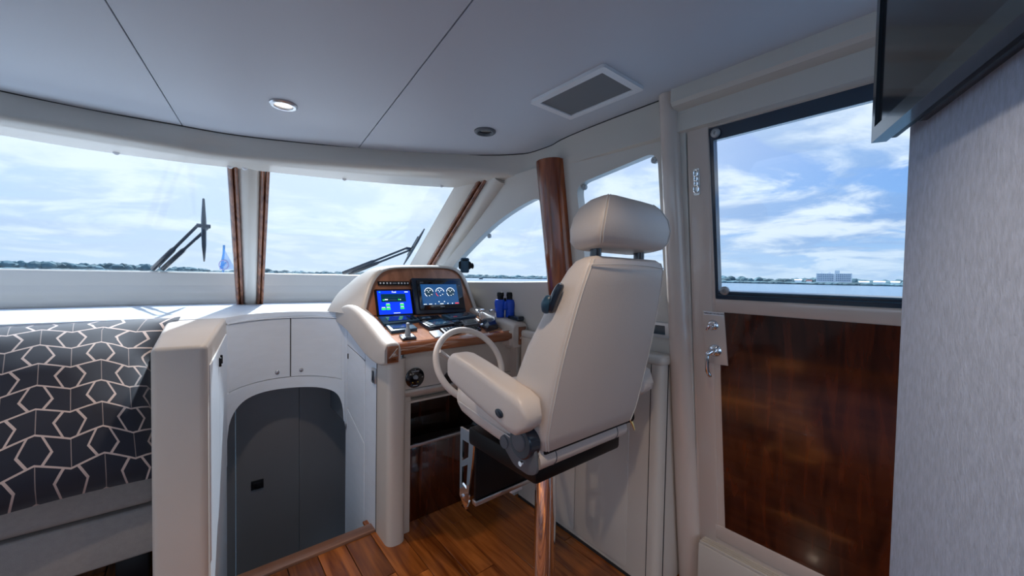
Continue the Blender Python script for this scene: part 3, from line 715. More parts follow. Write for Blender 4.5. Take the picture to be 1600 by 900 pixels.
SW = mat('screen_white', (.5, .5, .5), .3, emit=(.75, .85, .95), estr=.9)
SR = mat('screen_red', (.4, .02, .02), .3, emit=(.7, .05, .05), estr=.9)
m1 = thing('fuel_monitor', 'smaller blue-screened monitor on the instrument board showing green readouts', 'monitor', BM(*B2(615, 494)))
u0, u1, v0, v1 = rect_on([(585, 454), (641, 452), (645, 492), (588, 497)])
brect(u0, u1, v0, v1, 0, .016, BLACK, 'bezel', m1, .005, .002)
e = .010; U = lambda f: u0 + e + (u1 - u0 - 2 * e) * f; Vv = lambda f: v0 + e + (v1 - v0 - 2 * e) * f
brect(U(0), U(1), Vv(0), Vv(1), .0162, .0172, SB, 'screen', m1)
brect(U(.10), U(.84), Vv(.52), Vv(.86), .0174, .0180, SD, 'plan_panel', m1, .001)
for a, c_, d in ((.22, .34, 1), (.22, .19, 1), (.08, .19, 1), (.64, .34, 1), (.64, .20, 1)):
    brect(U(a), U(a + .12), Vv(c_), Vv(c_ + .085), .0174, .0180, SG, 'readout', m1, .0005)
    brect(U(a + .01), U(a + .11), Vv(c_ + .095), Vv(c_ + .118), .0174, .0178, SW, 'caption', m1, .0002)
for a, a2, c_, c2, m in ((.14, .19, .58, .63, SG), (.20, .29, .60, .64, SW), (.60, .64, .59, .64, SG), (.66, .68, .59, .63, SW), (.30, .55, .60, .61, LGREY), (.2, .8, .70, .705, GREYP), (.82, .93, .925, .955, SW), (.05, .10, .925, .955, SG), (.42, .62, .035, .055, SW)):
    brect(U(a), U(a2), Vv(c_), Vv(c2), .0182, .0187, m, 'screen_mark', m1, .0002)
text_mesh('Fuel', .016, BM((U(.42) + U(.58)) / 2, Vv(.94), .0176), BU, BV, SW, 'screen_title', m1)
m2 = thing('chart_plotter', 'large black chart plotter showing three round gauges on a dark blue screen', 'monitor', BM(*B2(684, 491)))
u0, u1, v0, v1 = rect_on([(642, 436), (717, 438), (724, 488), (645, 494)])
brect(u0, u1, v0, v1, 0, .030, NAVY, 'housing', m2, .008, .003)
brect(u0 + .025, u1 - .012, v0 + .022, v1 - .016, .031, .040, BLKGLOSS, 'bezel', m2, .006, .002)
e = 0; ua, ub, va, vb = u0 + .046, u1 - .050, v0 + .052, v1 - .044
U = lambda f: ua + (ub - ua) * f; Vv = lambda f: va + (vb - va) * f
brect(ua, ub, va, vb, .0405, .0415, SN, 'screen', m2, .001)
R = (ub - ua) * .115
for f, hub in ((.20, SD), (.50, None), (.80, SD)):
    cc = (U(f), Vv(.60))
    if hub:
        b = MB(); b.plate([(cc[0] + R * .9 * math.cos(2 * PI * k / 28), cc[1] + R * .9 * math.sin(2 * PI * k / 28)) for k in range(28)], [], lambda u, v: BM(u, v, .0418), BN * .0004); b.obj('gauge_dial', SD, m2)
    def arcb(a0, a1, r0, r1, m, nm):
        b = MB(); K = 20; pts = [(cc[0] + r1 * math.cos(a0 + (a1 - a0) * k / K), cc[1] + r1 * math.sin(a0 + (a1 - a0) * k / K)) for k in range(K + 1)] + [(cc[0] + r0 * math.cos(a1 - (a1 - a0) * k / K), cc[1] + r0 * math.sin(a1 - (a1 - a0) * k / K)) for k in range(K + 1)]
        b.plate(pts, [], lambda u, v: BM(u, v, .0424), BN * .0004); b.obj(nm, m, m2)
    arcb(.15, PI - .15, R * .92, R * 1.05, SW, 'gauge_arc')
    arcb(PI + .1, PI + 1.0, R * .92, R * 1.05, SR if f == .5 else SW, 'gauge_arc')
    arcb(-.9, -.2, R * .92, R * 1.02, LGREY, 'gauge_arc')
    for da, db in ((-.35, .45), (.3, .45), (-.1, .1), (0, -.72), (.55, -.45)):
        brect(cc[0] + R * da - R * .13, cc[0] + R * da + R * .13, cc[1] + R * db - R * .07, cc[1] + R * db + R * .07, .0424, .0428, SW, 'gauge_figure', m2, .0002)
for a, a2, c_, c2, m in ((.02, .10, .02, .05, SW), (.16, .24, .02, .05, SW), (.32, .34, .02, .06, SW), (.46, .55, .02, .055, SW), (.66, .69, .02, .06, SW), (.79, .82, .02, .06, SW), (.88, .99, .02, .07, SR), (.42, .45, .12, .16, SW), (.57, .60, .12, .16, SW)):
    brect(U(a), U(a2), Vv(c_), Vv(c2), .0418, .0422, m, 'screen_mark', m2, .0002)
brect(U(.46), U(.58), va - .016, va - .010, .0402, .0407, LGREY, 'maker_plate', m2, .0005)
brect(U(0), U(.09), vb + .010, vb + .015, .0402, .0407, GREYP, 'maker_plate', m2, .0005)
brect(ub + .018, ub + .024, vb - .012, vb - .006, .0402, .0412, LGREY, 'power_button', m2, .001)
m3 = thing('button_strip', 'narrow black switch strip with eight white buttons above the blue monitor', 'switch panel', BM(*B2(614, 446)))
u0, u1, v0, v1 = rect_on([(590, 440), (639, 440), (639, 446), (590, 446)])
brect(u0, u1, v0, v1, 0, .006, BLACK, 'panel', m3, .001, .001)
for k, f in enumerate((.075, .175, .28, .385, .645, .745, .845, .945)):
    uc = u0 + (u1 - u0) * f; vc = (v0 + v1) / 2; brect(uc - .0045, uc + .0045, vc - .0045, vc + .0045, .006, .0075, WHITEPL, 'button', m3, .0008)
brect(u0 + (u1 - u0) * .45, u0 + (u1 - u0) * .58, (v0 + v1) / 2 - .003, (v0 + v1) / 2 + .003, .006, .0065, LGREY, 'legend', m3, .0003)

# instruments lying on the dash -----------------------------------------
def inst(name, label, quad, h, m, scr=None, sm=None, keys=None, km=None, h0=0):
    pts = [onD(x, y) for x, y in quad]; c = sum(pts, V((0, 0, 0))) / 4
    t = thing(name, label, 'instrument', c)
    b = MB(); b.poly3([p + DNn * (h0 - .001) for p in pts], DNn * h, bev=.003, seg=2); b.obj('housing', m, t)
    bi = lambda u, v: (pts[0] * (1 - u) + pts[1] * u) * (1 - v) + (pts[3] * (1 - u) + pts[2] * u) * v + DNn * (h0 + h - .0008)
    if scr:
        a, c_, d, e_ = scr; b = MB(); b.poly3([bi(a, d), bi(c_, d), bi(c_, e_), bi(a, e_)], DNn * .002); b.obj('screen', sm, t)
    if keys:
        a, c_, d, e_, nx, ny = keys
        for i in range(nx):
            for j in range(ny):
                w = (c_ - a) / nx; hh = (e_ - d) / ny; q = .18
                b = MB(); b.poly3([bi(a + w * (i + q), d + hh * (j + q)), bi(a + w * (i + 1 - q), d + hh * (j + q)), bi(a + w * (i + 1 - q), d + hh * (j + 1 - q)), bi(a + w * (i + q), d + hh * (j + 1 - q))], DNn * .004); b.obj('key', km or BLACK, t)
    return t
SCRD = mat('unlit_display', (.02, .05, .075), .1, coat=.4)
inst('keypad_display', 'dark blue display unit lying at the left rear of the dash', [(590, 499), (645, 496), (656, 504), (600, 511)], .018, DKTEAL, (.16, .68, .2, .8), SCRD, (.74, .95, .15, .85, 2, 4), NAVY)
inst('small_display', 'grey-framed small display in front of the left rear display', [(602, 512), (643, 509.5), (652, 517), (611, 522)], .018, DKTEAL, (.10, .68, .15, .82), SCRD)
inst('radio_unit', 'black curved radio unit at the middle rear of the dash', [(650, 499), (684, 496.5), (690, 501.5), (657, 504.5)], .020, BLACK, (.1, .5, .2, .8), SCRD, (.55, .95, .2, .8, 4, 2))
inst('autopilot_display', 'wide dark autopilot unit in the centre of the dash', [(654, 507), (695, 501.5), (710, 510), (671, 517)], .022, NAVY, (.28, .78, .12, .88), SCRD, (.03, .22, .1, .9, 1, 4), GREYP)
inst('blank_cover', 'pale grey flat cover plate at the front of the dash', [(670, 520), (685.5, 517.5), (696, 527), (680, 529.5)], .010, LGREY)
inst('switch_keypad', 'black keypad with rows of small keys near the dash edge', [(687, 517), (719, 512), (729, 519), (698, 527)], .016, BLACK, None, None, (.06, .94, .1, .9, 6, 3), NAVY)
inst('rear_display', 'dark display lying at the right rear corner of the dash', [(689, 496), (732, 491.5), (744, 497), (704, 503)], .020, DKTEAL, (.12, .88, .15, .85), SCRD)
inst('trim_gauge', 'small dark trim tab panel between the autopilot and throttle', [(701, 504.5), (716, 502.5), (725, 509.5), (710, 511)], .016, NAVY, (.15, .85, .15, .5), SCRD, (.1, .9, .55, .95, 3, 2))
inst('gear_display', 'small dark display with bright rim beside the throttle levers', [(718, 504.5), (741, 501.5), (748, 509), (727, 512.5)], .018, GREYP, (.14, .86, .15, .85), SCRD)
inst('right_keypad', 'small dark keypad in front of the throttle base', [(727, 514.5), (746, 511.5), (752, 517), (734, 519.5)], .012, NAVY, None, None, (.08, .92, .1, .9, 3, 2))
# joystick lever
c = onD(637, 528); jt = thing('thruster_joystick', 'upright grey joystick on a square black base near the dash edge', 'joystick', c)
b = MB(); q = [onD(*p) for p in [(623, 526), (645, 524.5), (651, 530.5), (629, 533)]]; b.poly3(q, DNn * .012, bev=.003); b.obj('base', NAVY, jt)
b = MB(); b.poly3([p.lerp(sum(q, V()) / 4, .25) + DNn * .0122 for p in q], DNn * .003); b.obj('base_plate', LGREY, jt)
c = sum(q, V()) / 4
b = MB(); b.lathe([(.014, .013), (.015, .026), (.011, .044), (.008, .052), (.007, .062), (.0095, .065), (.009, .075), (.005, .078)], c, (0, 0, 1), 18); b.obj('lever', LGREY, jt)
# throttle control
c = onD(766, 512); tt = thing('throttle_control', 'chrome twin-lever throttle with oval button pad', 'throttle', c)
q = [onD(*p) for p in [(748, 505), (766, 502), (778, 514), (760, 519)]]
b = MB()
secs = []
for k in range(6):
    f = k / 5; h_ = .045 * math.sin(PI * (.15 + .6 * f)) + .004
    l = q[0].lerp(q[3], f); r_ = q[1].lerp(q[2], f); mid = (l + r_) / 2
    secs.append([l, l + DNn * h_ * .6, l.lerp(r_, .2) + DNn * h_, l.lerp(r_, .8) + DNn * h_, r_ + DNn * h_ * .6, r_])
b.loft(secs); b.obj('control_body', NAVY, tt)
bc = (q[0] * .15 + q[1] * .15 + q[2] * .35 + q[3] * .35); tn = nrm(DNn + V((-.1, -.55, 0)))
b = MB(); b.lathe([(.024, 0), (.022, .006)], bc + DNn * .030, tn, 22, 1.25, .8, ref=(1, .2, 0)); pad = b.obj('button_pad', LGREY, tt)
for i in range(3):
    for j in range(2):
        b = MB(); b.lathe([(.004, 0), (.003, .003)], bc + DNn * .030 + tn * .006 + V(((i - 1) * .013, (j - .5) * .012, (j - .5) * .007)), tn, 8); b.obj('button', BLACK, pad)
for sx, (px, py), (tx, ty), hd in ((0, (751, 509), (748, 486), 1), (1, (774, 505), (774, 486), -1)):
    base = onD(px, py, .012); top = PY(tx, ty, base.y - .01)
    b = MB(); b.lathe([(.016, -.010), (.016, .010)], base, (1, 0, 0), 18); b.obj('lever_hub', CHROME, tt)
    k1 = base.lerp(top, .9); b = MB(); b.tube(cr([base, base.lerp(top, .5) + V((0, -.004, 0)), k1, top + V((.006 * hd, 0, .0))], 4), .0065, 10); b.obj('lever_arm', CHROME, tt)
    b = MB(); b.tube([top + V((-.002 * hd, 0, 0)), top + V((.010 * hd, 0, .003)), top + V((.034 * hd, 0, .003)), top + V((.044 * hd, 0, .002))], [.007, .0095, .0095, .006], 12); b.obj('lever_grip', CHROME, tt)

# steering wheel
wc = V((1.035, 1.565, .875)); wt = math.radians(33)
wu = V((1, 0, 0)); wv = V((0, math.sin(wt), math.cos(wt))); wn = wu.cross(wv)          # wn points away from driver?
wh = thing('steering_wheel', 'cream steering wheel in front of the helm console', 'steering wheel', wc)
b = MB(); b.tube([wc + wu * (.18 * math.cos(2 * PI * k / 48)) + wv * (.18 * math.sin(2 * PI * k / 48)) for k in range(48)], .0155, 14, closed=True); b.obj('rim', LEATHER, wh)
hubc = wc - V((0, -math.cos(wt), math.sin(wt))) * -.035
fwdv = V((0, math.cos(wt), -math.sin(wt)))
hubc = wc + fwdv * .035
for a in (150, 330, 240):
    dv = wu * math.cos(math.radians(a)) + wv * math.sin(math.radians(a))
    b = MB(); pts = cr([hubc + dv * .03, hubc + dv * .09, wc + dv * .145 + fwdv * .012, wc + dv * .178], 4); b.tube(pts, [.024 + .010 * (k / (len(pts) - 1)) for k in range(len(pts))], 10, flat=.35); b.obj('spoke', LEATHER, wh)
b = MB(); b.lathe([(.055, 0), (.058, -.012), (.05, -.024), (.025, -.03)], hubc + fwdv * .012, fwdv, 26); b.obj('hub', LEATHER, wh)
b = MB(); b.tube([hubc + fwdv * .01, V((hubc.x, 1.774, hubc.z - .10))], .03, 16); b.obj('column', BLACK, wh)

# binoculars standing on the ledge
c0 = PX(791, 497, 1.505); bi0 = V((1.515, c0.y, .986)); bz = c0.z
bi0 = V((1.50, 1.80, .986))
bt = thing('binoculars', 'blue rubber binoculars standing upright on the padded rail by the side wall', 'binoculars', bi0)
cc = PX(789, 480, 1.476); bi0 = V((1.476, cc.y, 1.052)); bt.location = bi0
for s in (-1, 1):
    o = bi0 + V((.027 * s, -.017 * s, 0)); 
    b = MB(); b.lathe([(.026, 0), (.028, .004), (.028, .045), (.033, .075), (.033, .094), (.027, .108), (.019, .110)], o, (0, 0, 1), 20); b.obj('barrel', BLUE, bt)
    b = MB(); b.lathe([(.019, .108), (.019, .128), (.0215, .130), (.0215, .149), (.018, .154), (.011, .152)], o + V((0, .004 * s, 0)), (0, 0, 1), 20); b.obj('eyepiece', BLACK, bt)
b = MB(); b.box(bi0.x - .022, bi0.x + .022, bi0.y - .03, bi0.y + .03, bi0.z + .045, bi0.z + .10, .010); b.obj('bridge', BLUE, bt)
b = MB(); b.lathe([(.008, .098), (.008, .118)], bi0, (0, 0, 1), 14); b.obj('focus_wheel', BLACK, bt)
b = MB(); y_ = 1.775; b.box(1.474, 1.522, y_ - .05, y_ + .05, 1.040, 1.066, .006, 3)
bc_ = thing('black_case', 'small black case lying on the padded rail beside the binoculars', 'case', (1.50, y_, 1.04)); b.obj('body', NAVY, bc_)
b = MB(); b.box(1.473, 1.523, y_ - .051, y_ + .051, 1.054, 1.056, .0005); b.obj('lid_seam', BLACK, bc_)

# phone holder on the pointed window
y, z = W2(730, 415); c = WM(y, z, .02)
ph = thing('phone_holder', 'small dark phone cradle stuck to the pointed side window', 'phone holder', c)
hx = V((-.35, -.93, 0)).normalized(); hd = V((.93, -.35, 0)).normalized()
def HM(u, v, d): return c + V((hd.y * 0, 0, 0)) + V((.85, -.52, 0)).normalized() * u + V((0, 0, v)) + V((-.52, -.85, 0)).normalized() * d
b = MB(); b.plate(rnd([(-.030, -.052), (.030, -.052), (.030, .052), (-.030, .052)], .014), [], lambda u, v: HM(u, v, .03), V((-.52, -.85, 0)).normalized() * .014, bev=.004); b.obj('cradle', DKTEAL, ph)
for s in (-1, 1):
    b = MB(); b.plate(rnd([(s * .030, -.03), (s * .043, -.02), (s * .043, .02), (s * .030, .03)], .004), [], lambda u, v: HM(u, v, .032), V((-.52, -.85, 0)).normalized() * .020, bev=.002); b.obj('clamp_arm', BLACK, ph)
b = MB(); b.plate(rnd([(-.018, .030), (.018, .030), (.018, .042), (-.018, .042)], .003), [], lambda u, v: HM(u, v, .0442), V((-.52, -.85, 0)).normalized() * .002); b.obj('pad_slot', BLACK, ph)
b = MB(); b.tube([HM(0, 0, .03), HM(.004, -.004, .0), WM(y, z, -.03)], .010, 10); b.lathe([(.022, 0), (.018, .008), (.010, .012)], WM(y, z, -.042), -WN, 16); b.obj('suction_mount', BLACK, ph)

# ================================================================== STARBOARD CABINET
cab = thing('side_cabinet', 'cream low cabinet along the starboard wall behind the helm chair', 'cabinet', (1.53, 1.2, 0))
plan = rnd([(1.452, .800), (1.70, .800), (1.70, 1.695), (1.475, 1.695)], [.035, 0, 0, 0], 8)
b = MB(); b.loft([[(min(x, wallX(z) - .004), y, z) for x, y in plan] for z in (0, .972)]); b.obj('body', CREAM, cab)
plan2 = rnd([(1.444, .790), (1.70, .790), (1.70, 1.695), (1.468, 1.695)], [.045, 0, 0, 0], 8)
b = MB(); b.plate(plan2, [], lambda x, y: V((min(x, wallX(.99) - .004), y, .95)), (0, 0, .042), bev=.012, seg=3); b.obj('top', CREAM, cab)
def cabM(y, z, o=.004): return V((1.452 + .023 * (y - .8) - o, y, z))
for y0, y1, z1 in ((.945, 1.245, .735), (1.251, 1.50, .735)):
    b = MB(); b.plate(rnd([(y0, .03), (y1, .03), (y1, z1), (y0, z1)], .018), [], cabM, (.008, 0, 0), bev=.002); b.obj('cabinet_door', CREAM, cab)
b = MB(); b.box(1.4525, 1.4535, .846, .849, .0, .955); b.box(1.500, 1.503, .7975, .8005, 0, .955); b.obj('corner_seam', RUB, cab)
b = MB(); b.plate([(.85, .0), (1.69, .0), (1.69, .012), (.85, .012)], [], lambda y, z: cabM(y, z, .004), (.006, 0, 0)); b.obj('base_seal', RUB, cab)
# wall control panel
y, z = W2(1030, 515)
wp_ = thing('wall_control_panel', 'steel-framed control panel with dark screen on the side wall', 'control panel', WM(y, z, .008))
b = MB(); b.plate(rnd([(y - .052, z - .032), (y + .052, z - .032), (y + .052, z + .032), (y - .052, z + .032)], .003), [rnd([(y - .032, z - .020), (y + .044, z - .020), (y + .044, z + .020), (y - .032, z + .020)], .002)], lambda a, c_: WM(a, c_, .010), WN * .012); b.obj('frame', STEEL, wp_)
b = MB(); b.plate([(y - .033, z - .021), (y + .045, z - .021), (y + .045, z + .021), (y - .033, z + .021)], [], lambda a, c_: WM(a, c_, .004), WN * .004); b.obj('screen', SCRD, wp_)

# ================================================================== HELM CHAIR
ch = thing('helm_chair', 'cream leather helm chair on a chrome pedestal with headrest and armrests', 'chair', (1.035, 1.03, 0))
def part(b, nm, m, par=None, **k):
    return b.obj(nm, m, ch if par is None else par, local=(par is None), **k) if par is None else b_child(b, nm, m, par, **k)
def b_child(b, nm, m, par, **k):
    o = b.obj(nm, m, par, local=True, **k); o.location = o.location - par.location; return o
b = MB(); b.lathe([(.16, 0), (.16, .008), (.12, .014), (.062, .02), (.052, .05), (.050, .06)], (0, 0, 0), (0, 0, 1), 36); part(b, 'base_flange', CHROME)
b = MB(); b.lathe([(.041, .05), (.041, .64)], (0, 0, 0), (0, 0, 1), 36); pole = part(b, 'pedestal', CHROME)
b = MB(); b.lathe([(.050, .632), (.052, .636), (.052, .668), (.046, .672)], (0, 0, 0), (0, 0, 1), 36); part(b, 'collar', CHROME)
b = MB(); b.box(-.228, .212, -.182, .20, .655, .722, .012, 2); part(b, 'seat_tray', BLACK)
# seat cushion, tilted up at the front
def rrect(w0, w1, h0, h1, r, n=5): return rnd([(w0, h0), (w1, h0), (w1, h1), (w0, h1)], r, n)
secs = []
for y, w, z0, z1, r in ((-.20, .22, .745, .80, .02), (-.19, .24, .735, .82, .03), (-.12, .255, .735, .842, .04), (.0, .262, .745, .853, .045), (.12, .262, .757, .865, .045), (.21, .258, .77, .870, .045), (.255, .245, .785, .862, .036), (.272, .22, .80, .845, .02)):
    secs.append([(x, y, z) for x, z in rrect(-w, w, z0, z1, r)])
b = MB(); b.loft(secs); seat = part(b, 'seat', LEATHER, smooth=70)
for s in (-1, 1):
    b = MB(); b.tube([(s * .2635, y, z) for y, z in ((-.15, .785), (0, .80), (.12, .813), (.21, .824))], .0022, 6); part(b, 'seam_piping', THREAD, seat)
# rear roll of the seat under the back
secs = [[(x, -.172 + .038 * math.cos(2 * PI * k / 14), .738 + .034 * math.sin(2 * PI * k / 14)) for k in range(14)] for x in (-.235, -.12, .0, .12, .215)]
b = MB(); b.loft(secs); roll = part(b, 'seat_rear_roll', LEATHER, smooth=60)
for x in (-.165, .155):
    b = MB(); b.tube([(x, -.172 + .0385 * math.cos(2 * PI * k / 20), .738 + .0345 * math.sin(2 * PI * k / 20)) for k in range(20)], .0016, 6, closed=True); part(b, 'roll_seam', GREYP, roll)
b = MB(); b.box(-.215, .235, -.205, -.165, .752, .785, .008); part(b, 'back_gap_cover', BLACK)
# backrest: lofted sections, reclined
# z, yrear, half width rear, half width front, thickness
lev = [(.765, -.205, .205, .215, .07), (.775, -.222, .226, .236, .10), (.82, -.232, .240, .255, .135), (.90, -.250, .244, .270, .16), (1.0, -.272, .243, .272, .17), (1.10, -.295, .238, .262, .155), (1.20, -.318, .228, .243, .13), (1.28, -.336, .215, .222, .11), (1.33, -.347, .203, .203, .095), (1.355, -.346, .188, .186, .075), (1.365, -.338, .165, .163, .05)]
def backsec(z, yr, wr, wf, th):
    p = rnd([(-wr, yr), (wr, yr), (wf, yr + th), (-wf, yr + th)], [min(.022, th * .3)] * 2 + [min(.055, th * .42)] * 2, 5)
    out = []
    for x, y in p:
        f = (y - yr) / th
        out.append((x, y + (.018 * (1 - (x / wr) ** 2) * f * -1 if f > .5 else -.008 * (1 - (x / wr) ** 2)), z - .10 * (y - yr) * (0 if z < .8 else 1)))
    return out
b = MB(); b.loft([backsec(*l) for l in lev]); back = part(b, 'backrest', LEATHER, smooth=70)
for s in (-1, 1):
    for off in (.0, .006):
        b = MB(); b.tube([(s * (l[2] - .012 + off), l[1] + .002 + off * .9 - .003, l[0]) for l in lev[1:-1]] , .0016, 6); part(b, 'stitched_seam', THREAD, back)
b = MB(); b.tube([(-.195 + .39 * k / 12, -.3515 - .006 * math.sin(PI * k / 12), 1.338 + .006 * math.sin(PI * k / 12)) for k in range(13)], .0016, 6); part(b, 'stitched_seam', THREAD, back)
# recline handle on the left side of the back
b = MB(); hc = V((-.236, -.262, 1.235))
b.tube(cr([hc + V((-.004, -.022, .048)), hc + V((-.008, -.008, .02)), hc + V((-.010, .004, -.01)), hc + V((-.008, .012, -.034))], 4), [.010, .014, .016, .017, .018, .018, .018, .018, .018, .017, .016, .014, .010], 12, flat=.7); kn = part(b, 'recline_handle', NAVY, back)
b = MB(); b.tube(cr([hc + V((-.016, .008, .012)), hc + V((-.022, .018, -.012)), hc + V((-.018, .022, -.036))], 4), [.008, .013, .015, .016, .016, .015, .014, .012, .008], 12); part(b, 'release_button', DKTEAL, back)
# headrest
for x in (-.118, .110):
    b = MB(); b.lathe([(.017, 1.35), (.017, 1.425)], (x, -.305, 0), (0, 0, 1), 18); part(b, 'headrest_post', NAVY)
hv = [(1.405, -.352, .150, .085), (1.412, -.366, .170, .112), (1.435, -.378, .183, .135), (1.47, -.385, .184, .142), (1.505, -.382, .172, .138), (1.535, -.370, .150, .12), (1.553, -.355, .125, .09), (1.560, -.340, .09, .055)]
secs = []
for z, yr, w, th in hv:
    p = rnd([(-w, yr), (w, yr), (w * .96, yr + th), (-w * .96, yr + th)], [.022, .022, .04, .04], 5)
    secs.append([(x - .008, y, z - .012 - .12 * (y - yr)) for x, y in p])
b = MB(); b.loft(secs); hr = part(b, 'headrest', LEATHER, smooth=75)
for s in (-1, 1):
    for off in (0, .006):
        b = MB(); b.tube([(-.008 + s * (w - .012 + off), yr - .0005 + off * .6, z - .012) for z, yr, w, th in hv[1:-1]], .0015, 6); part(b, 'stitched_seam', THREAD, hr)
# armrests, tilted up to the front
for s in (-1, 1):
    ax0 = V((s * .298, -.245, .893)); ax1 = V((s * .298, .19, .988)); d = nrm(ax1 - ax0); up = nrm(V((0, -d.z, d.y))); L_ = (ax1 - ax0).length
    secs = []
    for k in range(15):
        t = k / 14
        hh = .060 * (1 - max(0, (t - .5) / .5) ** 2 * .20); e_ = 1
        if t < .12: e_ = math.sqrt(max(.02, 1 - ((.12 - t) / .12) ** 2))
        if t > .86: e_ = math.sqrt(max(.02, 1 - ((t - .86) / .14) ** 2))
        ww = .047 * (.55 + .45 * e_); hh *= (.12 + .88 * e_)
        c = ax0 + d * (L_ * t)
        secs.append([c + V((x, 0, 0)) + up * z for x, z in rrect(-ww, ww, -hh, hh, min(ww, hh) * .55)])
    b = MB(); b.loft(secs); arm = part(b, 'armrest', LEATHER, smooth=75)
    for off in (.0, .007):
        b = MB(); b.tube([ax0 + d * (L_ * t) + V((s * (.0435 - off * .6), 0, 0)) + up * (.040 + off * 1.5 - (.012 * ((t - .5) / .4) ** 2)) for t in [.13 + .72 * k / 14 for k in range(15)]], .0016, 6); part(b, 'stitched_seam', THREAD if off else GREYP, arm)
    b = MB(); cc = ax0 + d * (L_ * .22) + V((s * .046, 0, 0)) - up * .016; b.lathe([(.012, 0), (.012, .005), (.008, .007)], cc, V((s, 0, 0)), 18, 1, 1.5, ref=up); cap = part(b, 'pivot_cap', NAVY, arm)
    # hinge plate and recliner drum
    b = MB(); pts = [(-.225, .722), (-.19, .702), (-.12, .706), (-.055, .755), (-.06, .79), (-.11, .80), (-.16, .84), (-.21, .80)]
    b.plate(rnd(pts, .018, 4), [], lambda y, z: V((s * .252 if s < 0 else .232, y, z if s < 0 else z + .045)), (s * .012, 0, 0), bev=.003); hp = part(b, 'hinge_plate', GREYP if s < 0 else BLACK)
    b = MB(); b.lathe([(.050, -.02), (.050, .016), (.046, .020)], (s * .262 if s < 0 else .236, -.165, .800 if s < 0 else .85), (s, 0, 0), 28); dr = part(b, 'recliner_drum', NAVY)
    b = MB(); b.lathe([(.030, 0), (.028, .003), (.020, .004)], (s * .282 if s < 0 else .256, -.160, .802 if s < 0 else .852), (s, 0, 0), 24); part(b, 'drum_cap', GREYP, dr)
    b = MB(); b.lathe([(.010, 0), (.008, .006)], (s * .264 if s < 0 else .244, -.155, .728 if s < 0 else .773), (s, 0, 0), 12); part(b, 'pivot_bolt', CHROME, hp)
    b = MB(); b.lathe([(.022, 0), (.020, .006)], (s * .262 if s < 0 else .242, -.070, .765 if s < 0 else .81), (s, 0, 0), 20); part(b, 'plate_boss', GREYP, hp)
# brass pull at the right rear
b = MB(); b.tube([(.232, -.205, .775), (.240, -.215, .755), (.245, -.222, .73)], [.006, .005, .003], 8); part(b, 'tilt_pull', mat('brass', (.55, .42, .18), .3, 1))
# flip-down footrest
for s in (-1, 1):
    b = MB(); o = [(.262, .70), (.165, .70), (.175, .60), (.196, .47), (.196, .425), (.218, .385), (.262, .425)]
    h1 = [(.246, .655), (.200, .655), (.203, .60), (.246, .570)]; h2 = [(.246, .545), (.206, .570), (.214, .470), (.246, .480)]
    b.plate(o, [h1, h2], lambda y, z: V((s * .215, y, z)), (s * .008, 0, 0)); st = part(b, 'footrest_strut', CHROME)
    b = MB(); b.lathe([(.009, 0), (.007, .006)], (s * .223, .240, .43), (s, 0, 0), 14); part(b, 'strut_bolt', CHROME, st)
b = MB(); b.box(-.208, .208, .170, .185, .440, .672, .003); part(b, 'footrest_board', BLACK)
b = MB(); b.box(-.212, .212, .164, .190, .418, .438, .003); part(b, 'footrest_bar', STEEL)
b = MB(); b.box(-.03, .03, .168, .188, .402, .419, .004); part(b, 'bar_bumper', WHITEPL)

# ================================================================== CEILING FITTINGS
def downlight(c, lit, label):
    t = thing('downlight', label, 'light', c, 'recessed ceiling downlights')
    b = MB(); b.lathe([(.052, 0), (.052, -.005), (.046, -.010), (.036, -.010), (.032, -.003), (.030, .015)], c, (0, 0, 1), 32); b.obj('bezel', STEEL if lit else GREYP, t)
    em = MATS.get('lamp_lit') or mat('lamp_lit', (1, .9, .8), .4, emit=(1, .82, .66), estr=14) if lit else BLKGLOSS
    b = MB(); b.lathe([(.029, -.0005), (.029, .002)], c, (0, 0, 1), 24); b.obj('lamp', em, t)
    if lit:
        ld_ = bpy.data.lights.new('downlight_beam', 'SPOT'); ld_.energy = 17; ld_.spot_size = math.radians(110); ld_.spot_blend = .8; ld_.color = (1, .80, .62); ld_.shadow_soft_size = .03
        lo = bpy.data.objects.new('downlight_beam', ld_); COL.objects.link(lo); lo.location = c + V((0, 0, -.02))
    return t
downlight(PZ(443, 163, 2.0), True, 'glowing round downlight in the middle ceiling panel')
downlight(PZ(758, 205, 2.0), False, 'unlit round downlight in ceiling near the windshield corner')
for xx, yy, lab in ((.45, .35, 'glowing downlight over the aft end of the middle ceiling panel'), (-.75, .9, 'glowing downlight in the port ceiling panel'), (.75, -.55, 'glowing downlight in the aft starboard ceiling panel'), (-.5, -.7, 'glowing downlight in the aft port ceiling panel')):
    downlight(V((xx, yy, 2.0)), True, lab)
# ceiling grille
gx0, gx1, gy0, gy1 = 1.025, 1.262, .795, 1.152
vt = thing('ceiling_grille', 'square grey mesh grille in a white frame on the ceiling', 'grille', ((gx0 + gx1) / 2, (gy0 + gy1) / 2, 1.99))
o = rnd([(gx0, gy0), (gx1, gy0), (gx1, gy1), (gx0, gy1)], .012, 4); i_ = [(gx0 + .028, gy0 + .028), (gx1 - .028, gy0 + .028), (gx1 - .028, gy1 - .028), (gx0 + .028, gy1 - .028)]
b = MB(); b.plate(o, [i_], lambda x, y: V((x, y, 1.988)), (0, 0, .012)); b.obj('frame', WHITEPL, vt)
b = MB(); b.plate(i_, [], lambda x, y: V((x, y, 1.993)), (0, 0, .006)); b.obj('mesh_panel', PANEL_GREY, vt)

